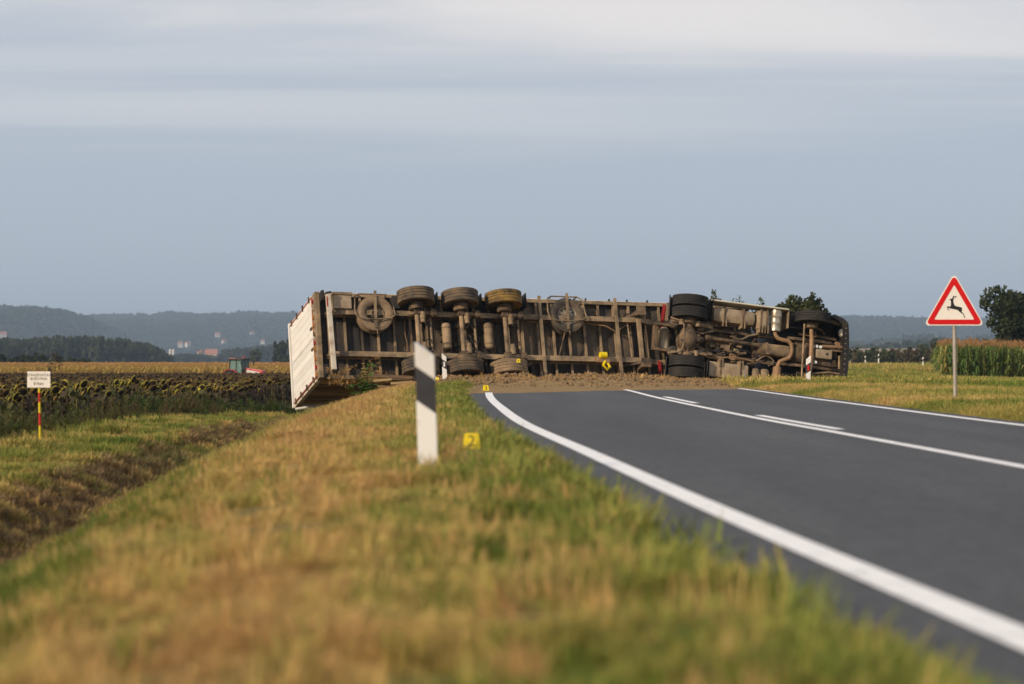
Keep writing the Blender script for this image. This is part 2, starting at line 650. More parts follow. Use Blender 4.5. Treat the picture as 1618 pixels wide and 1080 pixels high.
def catmull(y, Y, X):
    """smooth curve through the surveyed points"""
    y = np.asarray(y, float)
    m = np.gradient(X, Y)
    i = np.clip(np.searchsorted(Y, y) - 1, 0, len(Y) - 2)
    h = Y[i + 1] - Y[i]
    t = np.clip((y - Y[i]) / h, 0, 1)
    return ((2 * t**3 - 3 * t**2 + 1) * X[i] + (t**3 - 2 * t**2 + t) * h * m[i] + (-2 * t**3 + 3 * t**2) * X[i + 1] + (t**3 - t**2) * h * m[i + 1])


def xl(y):
    """left edge line of the road: straight, then a long bend to the right"""
    y = np.asarray(y, float)
    return catmull(y, LY, LX) + 0.00092 * np.clip(y - 60, 0, None)**2


def xc(y):
    return xl(y) + np.interp(y, [0, 16, 24, 30, 52, 90], [2.62, 2.67, 2.87, 2.92, 3.14, 3.15])


def xr(y):
    return xl(y) + np.interp(y, [0, 16, 26, 40, 54, 90], [5.15, 5.2, 5.33, 5.7, 5.96, 6.0])


V_PTS = np.array([-400, -9, 0.0, 0.46, 0.62, 1.2, 2.0, 2.5, 3.0, 3.6, 4.1, 4.35, 4.55, 5.0, 5.3, 6.2, 7.2, 8.2, 9.2, 10.5, 12, 30])
Z_PTS = np.array([-0.02, -0.02, -0.02, -0.02, 0.02, 0.03, 0.01, -0.08, -0.27, -0.56, -0.82, -0.92, -0.92, -0.70, -0.55, -0.53, -0.57, -0.78, -1.05, -1.20, -1.26, -1.3])
TR_YAW = R(19)


def H(x, y, road=False):
    x = np.asarray(x, float)
    y = np.asarray(y, float)
    v = xl(y) - x
    left = np.interp(v, V_PTS, Z_PTS)
    w = x - xr(y)
    right = np.interp(w, [-3, 0.25, 0.6, 2.5, 6, 14, 30, 60], [-0.02, -0.02, 0.03, 0.06, -0.02, -0.2, -0.45, -0.6])
    z = np.where(v > -3, left, right)
    offroad = np.maximum(sstep(0.42, 0.68, v), sstep(0.28, 0.6, w))
    # the plain slopes away with distance
    far = np.interp(y, [0, 45, 120, 250, 400, 900, 1500, 30000], [0, 0, -0.30, -0.95, -1.2, -1.6, -2.2, -2.2])
    z = z + far * sstep(6, 14, v)
    farr = np.interp(y, [0, 60, 150, 260, 600, 1500, 30000], [0, 0, -0.30, 0.0, -0.6, -1.5, -1.5])
    z = z + farr * sstep(4, 16, w)
    z = z - 0.34 * sstep(46, 60, y) * sstep(4.4, 5.4, v) * (1 - sstep(6.2, 9.0, v)) * (1 - sstep(90, 120, y))
    z = z - 0.0 * sstep(52, 64, y) * sstep(2.6, 4.2, v) * (1 - sstep(5.0, 6.0, v)) * (1 - sstep(90, 120, y))
    # bumps
    amp = np.interp(v, [-1, 0.35, 0.8, 3, 5, 12], [0, 0, 0.03, 0.08, 0.10, 0.05])
    amp = np.where(w > 0.25, 0.04, amp)
    near = sstep(300, 60, y)
    z = z + (fbm(x, y, 1.1, 3, 3) - 0.5) * amp * 2 * near * offroad
    # low ground behind the wreck
    e = y - (67.9 + math.tan(TR_YAW) * (x + 5.45))
    dip = sstep(0.0, 2.6, e) * (1 - sstep(14, 34, e)) * sstep(-14, -7, x) * (1 - sstep(10.5, 15, x))
    z = z - 1.05 * dip * (1 - 0.6 * sstep(4.0, 7.0, v))
    if not road:
        z = z - 0.06 * (1 - offroad)
    return z


def hz(x, y):
    return float(H(x, y))


def graded(lo, hi, pts):
    """coordinates whose spacing grows away from the part that is seen close up"""
    out = [lo]
    while out[-1] < hi:
        s = np.interp(out[-1], pts[0], pts[1])
        out.append(out[-1] + s)
    return np.array(out)


def grid_mesh(name, X, Y, Zf, extra=None):
    gx, gy = np.meshgrid(X, Y)
    z = Zf(gx, gy)
    nx, ny = len(X), len(Y)
    co = np.stack([gx.ravel(), gy.ravel(), z.ravel()], 1)
    a = (np.arange(ny - 1)[:, None] * nx + np.arange(nx - 1)[None, :]).ravel()
    f = np.stack([a, a + 1, a + nx + 1, a + nx], 1)
    me = bpy.data.meshes.new(name)
    me.vertices.add(len(co))
    me.vertices.foreach_set('co', co.ravel())
    me.loops.add(f.size)
    me.loops.foreach_set('vertex_index', f.ravel())
    me.polygons.add(len(f))
    me.polygons.foreach_set('loop_start', np.arange(0, f.size, 4))
    me.polygons.foreach_set('loop_total', np.full(len(f), 4))
    me.polygons.foreach_set('use_smooth', np.ones(len(f), bool))
    if extra:
        for k, fn in extra.items():
            at_ = me.attributes.new(k, 'FLOAT', 'POINT')
            at_.data.foreach_set('value', np.asarray(fn(co[:, 0], co[:, 1]), float))
    me.update()
    me.validate()
    return me


GX = graded(-9000, 9000, ([-9000, -400, -60, -14, -7, 3, 9, 20, 60, 400, 9000], [900, 60, 4, 0.6, 0.16, 0.16, 0.35, 1.0, 4, 60, 900]))
GY = graded(-300, 9500, ([-300, -20, 2, 40, 80, 120, 300, 1000, 9500], [60, 3, 0.28, 0.4, 0.4, 1.5, 6, 60, 800]))


def field_mask(x, y):
    v = xl(y) - x
    return sstep(9.0, 10.5, v) * (1 - sstep(360, 420, y))


def meadow_mask(x, y):
    w = x - xr(y)
    return sstep(4, 14, w) * sstep(45, 90, y)


ground = link_mesh('ground', grid_mesh('ground', GX, GY, H, {'field': field_mask, 'meadow': meadow_mask}), None, [M['ground_soil']])
tag(ground, 'grassy verge, ditch and fields beside the road', kind='structure')

# road sheet
RY = np.concatenate([np.arange(-25, 110, 0.5), np.arange(110, 420, 3)])
RT = np.linspace(0, 1, 15)


def strip(name, fa, fb, ys, nt, zoff, mat, kind='structure'):
    ys = np.asarray(ys, float)
    a, b = fa(ys), fb(ys)
    t = np.linspace(0, 1, nt)
    gx = a[:, None] * (1 - t) + b[:, None] * t
    gy = np.repeat(ys[:, None], nt, 1)
    gz = H(gx, gy, True) * 0 + np.where(True, Zroad(gx, gy), 0) + zoff
    co = np.stack([gx, gy, gz], 2).reshape(-1, 3)
    me = bpy.data.meshes.new(name)
    i = (np.arange(len(ys) - 1)[:, None] * nt + np.arange(nt - 1)[None, :]).ravel()
    f = np.stack([i, i + 1, i + nt + 1, i + nt], 1)
    me.from_pydata(co.tolist(), [], f.tolist())
    me.polygons.foreach_set('use_smooth', [True] * len(f))
    me.update()
    o = link_mesh(name, me, None, [mat])
    return tag(o, kind=kind)


def Zroad(x, y):
    e = y - (67.9 + math.tan(TR_YAW) * (x + 5.45))
    dip = sstep(0.0, 2.6, e) * (1 - sstep(14, 34, e)) * sstep(-14, -7, x) * (1 - sstep(10.5, 15, x))
    return -1.05 * dip + 0.0 * x


def wob(y, s):
    return (vnoise(np.asarray(y, float), 0 * np.asarray(y, float), 0.7, s) - 0.5) * 0.10


road = strip('road', lambda y: xl(y) - 0.50 + wob(y, 1), lambda y: xr(y) + 0.32 + wob(y, 2), RY, 15, 0.0, M['asphalt'])
road['label'] = 'grey asphalt road bending towards the overturned truck'
ln = strip('edge_line', lambda y: xl(y) - 0.075, lambda y: xl(y) + 0.075, RY, 2, 0.004, M['road_paint'])
ln.parent = road
ln = strip('edge_line', lambda y: xr(y) - 0.07, lambda y: xr(y) + 0.07, RY, 2, 0.004, M['road_paint'])
ln.parent = road
ln = strip('centre_line', lambda y: xc(y) - 0.06, lambda y: xc(y) + 0.06, RY, 2, 0.004, M['road_paint'])
ln.parent = road
for y0, y1 in ((24.5, 30.6), (38.8, 45.4)):
    d = strip('centre_dash', lambda y: xc(y) + 0.15, lambda y: xc(y) + 0.27, np.linspace(y0, y1, 14), 2, 0.004, M['road_paint'])
    d.parent = road

# ------------------------------------------------------------------ hills and far country
RIDGES = []


def ridge(name, dist, halfw, xs, hs, seed, amp):
    """a wooded ridge: crest heights hs at places xs, its feet halfw in front and behind"""
    X = np.linspace(xs[0], xs[-1], 260)
    Y = np.concatenate([np.linspace(dist - halfw, dist, 46), np.linspace(dist, dist + halfw, 12)[1:]])

    def zf(gx, gy):
        crest = np.interp(gx, xs, hs) * 0.86
        t = np.clip(1 - np.abs(gy - dist) / halfw, 0, 1)
        prof = t * t * (3 - 2 * t)
        spur = fbm(gx, gy, 700, seed, 4)
        canopy = fbm(gx, gy, 60, seed + 5, 3) - 0.5
        return -6 + (crest + 6) * prof * (0.80 + 0.40 * spur) * np.where(t > 0.92, 1, 1) + canopy * amp * np.clip(prof * 4, 0, 1)
    RIDGES.append((zf, dist, halfw))
    o = link_mesh(name, grid_mesh(name, X, Y, zf), None, [M['wooded_hill']])
    return tag(o, 'blue hazy wooded hills on the horizon', kind='structure')


ridge('hills', 4300, 1300, [-2600, -1500, -950, -860, -800, -760, -725, -680, -600], [90, 100, 102, 103, 98, 84, 60, 30, 0], 3, 12)
ridge('hills', 6000, 2300, [-4200, -1500, -1150, -1000, -700, -450, -100, 400, 800, 1100, 1600, 3800], [95, 112, 104, 112, 122, 124, 120, 104, 106, 98, 90, 80], 9, 13)
ridge('hills', 3300, 420, [300, 430, 520, 640, 800, 950, 1300], [0, 14, 22, 28, 32, 26, 20], 15, 9)


def far_field():
    X = np.linspace(40, 700, 12)
    Y = np.linspace(1200, 1560, 8)
    o = link_mesh('stubble_field', grid_mesh('stubble_field', X, Y, lambda x, y: -3.0 + 10.5 * sstep(1200, 1600, y)), None, [M['stubble']])
    tag(o, 'pale tan stubble field rising below the right hand hills', kind='structure')


far_field()

# ------------------------------------------------------------------ scattering (for what nobody could count)
SRC = bpy.data.collections.new('plant_sources')     # not linked: only geometry for the scattered ground cover


def scatter_group(col):
    ng = bpy.data.node_groups.new('scatter', 'GeometryNodeTree')
    ng.interface.new_socket('Geometry', in_out='INPUT', socket_type='NodeSocketGeometry')
    ng.interface.new_socket('Geometry', in_out='OUTPUT', socket_type='NodeSocketGeometry')
    N, L = ng.nodes, ng.links
    gi, go = N.new('NodeGroupInput'), N.new('NodeGroupOutput')
    iop = N.new('GeometryNodeInstanceOnPoints')
    ci = N.new('GeometryNodeCollectionInfo')
    ci.inputs['Collection'].default_value = col
    ci.inputs['Separate Children'].default_value = True
    ci.inputs['Reset Children'].default_value = True

    def na(name, typ):
        n = N.new('GeometryNodeInputNamedAttribute')
        n.data_type = typ
        n.inputs['Name'].default_value = name
        return n.outputs['Attribute']
    L.new(gi.outputs[0], iop.inputs['Points'])
    L.new(ci.outputs[0], iop.inputs['Instance'])
    iop.inputs['Pick Instance'].default_value = True
    L.new(na('variant', 'INT'), iop.inputs['Instance Index'])
    e2r = N.new('FunctionNodeEulerToRotation')
    L.new(na('rot', 'FLOAT_VECTOR'), e2r.inputs[0])
    L.new(e2r.outputs[0], iop.inputs['Rotation'])
    L.new(na('size', 'FLOAT_VECTOR'), iop.inputs['Scale'])
    L.new(iop.outputs[0], go.inputs[0])
    return ng


def source_set(name, meshes):
    col = bpy.data.collections.new(name)
    for i, (me, mats) in enumerate(meshes):
        for m in mats:
            me.materials.append(m)
        o = bpy.data.objects.new('%s_%02d' % (name, i), me)
        col.objects.link(o)
    return col, len(meshes)


def scatter(name, src, xyz, size, tint, label, cat=None, tilt=0.15, rotz=None, szvar=0.25):
    col, nv = src
    n = len(xyz)
    me = bpy.data.meshes.new(name)
    me.vertices.add(n)
    me.vertices.foreach_set('co', np.asarray(xyz, float).ravel())

    def put(k, typ, key, val):
        a = me.attributes.new(k, typ, 'POINT')
        a.data.foreach_set(key, np.asarray(val).ravel())
    rz = RNG.uniform(0, 2 * math.pi, n) if rotz is None else rotz
    rot = np.stack([RNG.normal(0, tilt, n), RNG.normal(0, tilt, n), rz], 1)
    s = np.asarray(size, float)
    if s.ndim == 1:
        s = np.stack([s, s, s * RNG.uniform(1 - szvar, 1 + szvar, n)], 1)
    put('rot', 'FLOAT_VECTOR', 'vector', rot)
    put('size', 'FLOAT_VECTOR', 'vector', s)
    put('tint', 'FLOAT', 'value', np.asarray(tint, float))
    put('variant', 'INT', 'value', RNG.integers(0, nv, n).astype(np.int32))
    o = link_mesh(name, me)
    md = o.modifiers.new('scatter', 'NODES')
    md.node_group = scatter_group(col)
    tag(o, label, cat, kind='stuff')
    return o


def blade(mb, base, h, w, lean, az, curl=0.5, mi=0):
    """one grass blade: a tapering, bending ribbon"""
    d = Vector((math.cos(az), math.sin(az), 0))
    s = Vector((-math.sin(az), math.cos(az), 0))
    base = Vector(base)
    pts = []
    for t, ww in ((0, 1.0), (0.5, 0.85), (0.85, 0.45)):
        off = d * (lean * h * (t ** (1 + curl))) + Vector((0, 0, h * t * (1 - 0.25 * lean * t)))
        pts.append((base + off - s * w * ww / 2, base + off + s * w * ww / 2))
    tip = base + d * (lean * h) + Vector((0, 0, h * (1 - 0.3 * lean)))
    vs = [p for pr in pts for p in pr] + [tip]
    mb.add(vs, [(0, 1, 3, 2), (2, 3, 5, 4), (4, 5, 6)], mi)


def tuft(nb, rad, w, lean=(0.2, 0.9), hv=(0.5, 1.0), seed=0):
    rd = random.Random(seed)
    mb = MB()
    for _ in range(nb):
        a, r = rd.uniform(0, 6.283), rad * math.sqrt(rd.random())
        blade(mb, (r * math.cos(a), r * math.sin(a), -0.05), rd.uniform(*hv), w * rd.uniform(0.6, 1.3), rd.uniform(*lean), a + rd.uniform(-1.2, 1.2))
    me = bpy.data.meshes.new('tuft')
    me.from_pydata(mb.v, [], mb.f)
    me.polygons.foreach_set('use_smooth', [True] * len(mb.f))
    return me


GRASS = source_set('grass_tuft', [(tuft(30, 0.8, 0.062, seed=i), [M['grass_blade']]) for i in range(6)])
blade_mat('shaded_dead_grass', [(0.0, (0.19, 0.122, 0.062)), (0.5, (0.25, 0.165, 0.075)), (1.0, (0.19, 0.185, 0.055))], 0.3, world_scale=2.0)  # dead brown, darkened further: the far bank's shade is put into the colour
DEAD_SHADED = source_set('shaded_dead_tuft', [(tuft(22, 0.85, 0.085, (0.6, 1.2), seed=60 + i), [M['shaded_dead_grass']]) for i in range(4)])
GRASS_FAR = source_set('grass_clump', [(tuft(16, 0.9, 0.14, seed=20 + i), [M['grass_blade']]) for i in range(4)])


def sample(y0, y1, dens, xa, xb, margin=1.0):
    """random ground points between the curves xa(y), xb(y), kept to the ground in front of the lens and a margin beside it"""
    out = []
    ys = np.linspace(y0, y1, 120)
    for a, b in zip(ys[:-1], ys[1:]):
        m = (a + b) / 2
        lim = 0.235 * m + margin
        lo, hi = max(float(xa(m)), -lim), min(float(xb(m)), lim)
        if hi <= lo:
            continue
        n = RNG.poisson(dens(m) * (hi - lo) * (b - a))
        y = RNG.uniform(a, b, n)
        x = RNG.uniform(lo, hi, n)
        out.append(np.stack([x, y], 1))
    return np.concatenate(out)


def thin(p):
    """bare earth shows through in patches and on the cut bank of the ditch"""
    v = xl(p[:, 1]) - p[:, 0]
    bank = (v > 4.1) & (v < 5.4)
    keep = np.where((v > 4.25) & (v < 5.15), 0.32, 1.0)
    keep = keep * np.where((np.hypot(p[:, 0] + 0.29, (p[:, 1] - 16.6) * 0.25) < 0.13), 0.0, 1.0)
    keep = keep * np.where((v > 1.0) & ~bank, 0.28 + 0.72 * sstep(0.34, 0.46, fbm(p[:, 0], p[:, 1], 0.55, 71, 3)), 1.0)
    return p[RNG.random(len(p)) < keep]


def with_z(p, dz=0.0):
    return np.column_stack([p, H(p[:, 0], p[:, 1]) + dz])


def verge_tint(x, y):
    v = xl(y) - x
    # green fringe along the asphalt, straw on the shoulder, mixed green down the slope
    base = np.interp(v, [0.3, 0.8, 1.2, 1.55, 1.85, 2.4, 2.75, 3.1, 3.7, 4.2, 5.0, 5.5, 6.5, 9], [0.90, 0.84, 0.74, 0.54, 0.22, 0.12, 0.38, 0.66, 0.70, 0.56, 0.55, 0.78, 0.74, 0.6])
    base = np.where((v > 0.5) & (v < 1.8), base + 0.25 * sstep(12, 7, y) * 0.6, base)
    base = np.where((v > 2.2) & (v < 4.2), base + 0.25 * sstep(22, 11, y), base)
    base = np.where((v > 4.3) & (v < 5.2), base - 0.1, base)
    return np.clip(base + (fbm(x, y, 0.8, 31, 4) - 0.5) * 1.3 + RNG.normal(0, 0.17, len(x)), 0, 1)


def verge_height(x, y):
    v = xl(y) - x
    h = np.interp(v, [0.3, 0.8, 1.2, 2.2, 3.2, 4.2, 5.2, 6.0, 8.0], [0.08, 0.095, 0.075, 0.06, 0.085, 0.08, 0.07, 0.075, 0.12])
    h = np.where((v > 4.3) & (v < 5.25), 0.075, h)
    return h * (0.30 + 1.35 * sstep(0.25, 0.75, fbm(x, y, 0.45, 51, 3)))


EDGE_L = lambda y: xl(y) - 0.50 + wob(y, 1) * 0.8
# the verge, shoulder and ditch
p = sample(3.2, 14, lambda y: 700, lambda y: xl(y) - 5.2, EDGE_L, 1.2)
p = thin(p)
scatter('verge_grass', GRASS, with_z(p, -0.01), verge_height(p[:, 0], p[:, 1]), verge_tint(p[:, 0], p[:, 1]), 'short dry and green grass on the road verge')
p = sample(14, 30, lambda y: 400 * (14 / y) ** 0.9, lambda y: xl(y) - 9, EDGE_L, 1.5)
p = thin(p)
scatter('verge_grass', GRASS, with_z(p, -0.01), verge_height(p[:, 0], p[:, 1]) * 1.15, verge_tint(p[:, 0], p[:, 1]), 'short dry and green grass on the road verge')
p = sample(30, 82, lambda y: 190 * (30 / y) ** 1.2, lambda y: xl(y) - 9.5, EDGE_L, 2)
e_ = p[:, 1] - (67.2 + math.tan(TR_YAW) * (p[:, 0] + 5.45))
p = thin(p[(e_ < 0) | (p[:, 0] < -7.5)])
scatter('verge_grass', GRASS, with_z(p, -0.01), verge_height(p[:, 0], p[:, 1]) * 1.35, verge_tint(p[:, 0], p[:, 1]), 'short dry and green grass on the road verge')
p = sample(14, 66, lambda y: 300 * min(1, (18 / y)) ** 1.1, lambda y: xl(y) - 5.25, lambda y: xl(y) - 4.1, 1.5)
scatter('bank_grass', DEAD_SHADED, with_z(p, -0.01), RNG.uniform(0.05, 0.11, len(p)) * np.interp(p[:, 1], [14, 60], [1, 1.5]), np.clip(0.4 + (fbm(p[:, 0], p[:, 1], 1.2, 88, 3) - 0.5) * 2 + RNG.normal(0, 0.15, len(p)), 0, 1), 'matted dead grass with shade put into its colour on the far bank of the ditch', tilt=0.3)
# taller seed stalks and green sprouts at the asphalt edge
p = sample(5, 45, lambda y: 26 * min(1, 14 / y), lambda y: xl(y) - 1.0, lambda y: xl(y) - 0.42, 1.5)
scatter('verge_grass', GRASS, with_z(p, -0.01), RNG.uniform(0.10, 0.22, len(p)), np.clip(RNG.normal(0.85, 0.12, len(p)), 0, 1), 'taller green sprouts along the asphalt edge')


p = sample(4, 40, lambda y: 14 * min(1, 12 / y), lambda y: xl(y) - 4.2, lambda y: xl(y) - 0.6, 1.5)
scatter('verge_grass', GRASS, with_z(p, -0.01), np.column_stack([RNG.uniform(0.07, 0.11, len(p))] * 2 + [RNG.uniform(0.12, 0.24, len(p))]), np.clip(RNG.normal(0.35, 0.28, len(p)), 0, 1), 'scattered taller dry stalks on the verge')


def right_tint(x, y):
    w = x - xr(y)
    base = np.interp(w, [0.3, 1, 3, 5, 8, 14, 40], [0.62, 0.58, 0.62, 0.75, 0.82, 0.75, 0.7])
    return np.clip(base + (fbm(x, y, 2.0, 77, 3) - 0.5) * 1.1 + RNG.normal(0, 0.08, len(x)), 0, 1)


EDGE_R = lambda y: xr(y) + 0.30 + wob(y, 2) * 0.8
p = sample(15, 60, lambda y: 150 * (20 / y) ** 0.8, EDGE_R, lambda y: xr(y) + 14, 2)
w_ = p[:, 0] - xr(p[:, 1])
scatter('meadow_grass', GRASS, with_z(p, -0.01), np.interp(w_, [0.3, 1.5, 14], [0.10, 0.13, 0.14]) * RNG.uniform(0.6, 1.25, len(p)), right_tint(p[:, 0], p[:, 1]), 'golden green grass beside the far lane')
p = sample(60, 150, lambda y: 34 * (60 / y) ** 1.3, EDGE_R, lambda y: xr(y) + 40, 3)
e_ = p[:, 1] - (69.5 + 0.25 * (p[:, 0] - 5))
p = p[(e_ < 0) | (p[:, 0] > 11.2)]
scatter('meadow_grass', GRASS_FAR, with_z(p, -0.02), RNG.uniform(0.13, 0.26, len(p)), right_tint(p[:, 0], p[:, 1]), 'golden green grass beside the far lane')

p = sample(150, 335, lambda y: 5.0 * (150 / y), lambda y: xr(y) + 0.6, lambda y: 1000.0, 3)
p = p[p[:, 0] > 0.10 * p[:, 1]]
scatter('meadow_grass', GRASS_FAR, with_z(p, -0.02), RNG.uniform(0.18, 0.40, len(p)), np.clip(right_tint(p[:, 0], p[:, 1]) + (fbm(p[:, 0], p[:, 1], 40, 78, 2) - 0.5) * 1.6, 0, 1), 'green and brown meadow beyond the far lane')

# ------------------------------------------------------------------ the overturned truck
# vehicles are modelled upright (x forward, y left, z up) and then laid on their left side
def laid(yaw, roll, pitch):
    ex = Vector((math.cos(yaw) * math.cos(pitch), math.sin(yaw) * math.cos(pitch), -math.sin(pitch)))
    ez = Vector((-math.sin(yaw) * math.cos(roll), math.cos(yaw) * math.cos(roll), -math.sin(roll)))
    ey = ez.cross(ex).normalized()
    ez = ex.cross(ey).normalized()
    m = Matrix((ex, ey, ez)).transposed().to_4x4()
    return m


def anchored(m, local, target):
    t = Vector(target) - m.to_3x3() @ Vector(local)
    return Matrix.Translation(t) @ m


MT = anchored(laid(TR_YAW, R(17.5), R(1.2)), (0, 1.27, 1.15), (-5.45, 68.0, 0.12))
MD = anchored(laid(R(13), R(9), R(6.5)), (0, 0, 0.52), at(1087, 534, 71.0))


def measure(mat):
    """survey a photographed point on a plane of constant height in the vehicle's own frame"""
    inv = mat.inverted()
    c = inv @ Vector((0, 0, CZ))

    def f(px, py, z):
        q = inv @ at(px, py, 50)
        d = q - c
        t = (z - c.z) / d.z
        return Vector((c.x + d.x * t, c.y + d.y * t, z))
    return f


TP, DP = measure(MT), measure(MD)
SM = 35


def tyre_mb(o, axis, r, w, rim_r, n=44):
    """tyre with tread grooves, rounded shoulders and sidewalls"""
    h = w / 2
    prof = [(rim_r, -h * 0.72), (rim_r + 0.02, -h * 0.85), (r * 0.80, -h * 1.0), (r * 0.93, -h * 0.98), (r * 0.985, -h * 0.86)]
    for a, b in ((-0.80, -0.50), (-0.40, -0.06), (0.06, 0.40), (0.50, 0.80)):
        prof += [(r, h * a), (r, h * b), (r - 0.018, h * (b + 0.012)), (r - 0.018, h * (b + 0.085))]
    prof = prof[:-2]
    prof += [(r * 0.985, h * 0.86), (r * 0.93, h * 0.98), (r * 0.80, h * 1.0), (rim_r + 0.02, h * 0.85), (rim_r, h * 0.72)]
    mb = MB()
    mb.lathe(prof, o, axis, n, closed=True)
    # tread blocks across the shoulders
    ax = Vector(axis).normalized()
    a = ax.orthogonal().normalized()
    b = ax.cross(a)
    for k in range(n):
        t = 2 * math.pi * (k + 0.5) / n
        rad = a * math.cos(t) + b * math.sin(t)
        tan = ax.cross(rad)
        for s in (-1, 1):
            c = Vector(o) + rad * (r - 0.012) + ax * (h * 0.84 * s)
            rot = Matrix((tan, ax, rad)).transposed()
            mb.box(c, (0.05, h * 0.22, 0.03), rot)
    return mb


def rim_mb(o, axis, r, dish, n=40):
    mb = MB()
    mb.lathe([(r, -0.13), (r - 0.03, -0.12), (r - 0.035, dish - 0.02), (r * 0.72, dish), (r * 0.55, dish + 0.02), (r * 0.52, dish - 0.03), (0.05, dish - 0.03)], o, axis, n)
    mb.lathe([(r, 0.13), (r - 0.03, 0.12), (r - 0.035, dish + 0.03), (0.05, dish + 0.03)], o, axis, n)
    mb.lathe([(0.14, dish - 0.02), (0.13, dish + 0.10), (0.06, dish + 0.13), (0.0, dish + 0.13)], o, axis, 18)
    return mb


def holes_mb(o, axis, r, dish, nh=10):
    """the ring of hand holes and wheel nuts"""
    ax = Vector(axis).normalized()
    a = ax.orthogonal().normalized()
    b = ax.cross(a)
    mb, nuts = [], []
    for k in range(nh):
        t = 2 * math.pi * k / nh
        rad = a * math.cos(t) + b * math.sin(t)
        c = Vector(o) + rad * (r * 0.72)
        mb.append(MB().cyl(c + ax * (dish - 0.03), c + ax * (dish + 0.036), 0.031, n=10))
        c = Vector(o) + rad * (r * 0.46)
        nuts.append(MB().cyl(c + ax * (dish - 0.03), c + ax * (dish + 0.05), 0.018, n=6))
    return mb, nuts


def wheel(parent, c, axis, r, w, rim_r, rubber, dish=0.02, metal='rim_metal', name='wheel'):
    """an Empty-free wheel: the tyre is the part, rim and holes its sub-parts"""
    o = tyre_mb(c, axis, r, w, rim_r).build(name, M[rubber], parent, SM)
    rim_mb(c, axis, rim_r, dish).build('rim', M[metal], o, SM)
    hm, nm = holes_mb(c, axis, rim_r, dish)
    if name == 'spare_wheel':
        for h in hm:
            h.build('hand_hole', M['black_paint'], o)
        for h in nm:
            h.build('wheel_nut', M['muddy_steel'], o)
    return o


def hose(parent, pts, r=0.014, mat='dark_plastic', name='air_hose'):
    P = [Vector(p) for p in pts]
    path = []
    for i in range(len(P) - 1):
        p0, p1, p2, p3 = P[max(i - 1, 0)], P[i], P[i + 1], P[min(i + 2, len(P) - 1)]
        for k in range(6):
            t = k / 6
            path.append(0.5 * ((2 * p1) + (p2 - p0) * t + (2 * p0 - 5 * p1 + 4 * p2 - p3) * t * t + (3 * p1 - p0 - 3 * p2 + p3) * t**3))
    path.append(P[-1])
    return MB().tube(path, r, 7).build(name, M[mat], parent, 60)


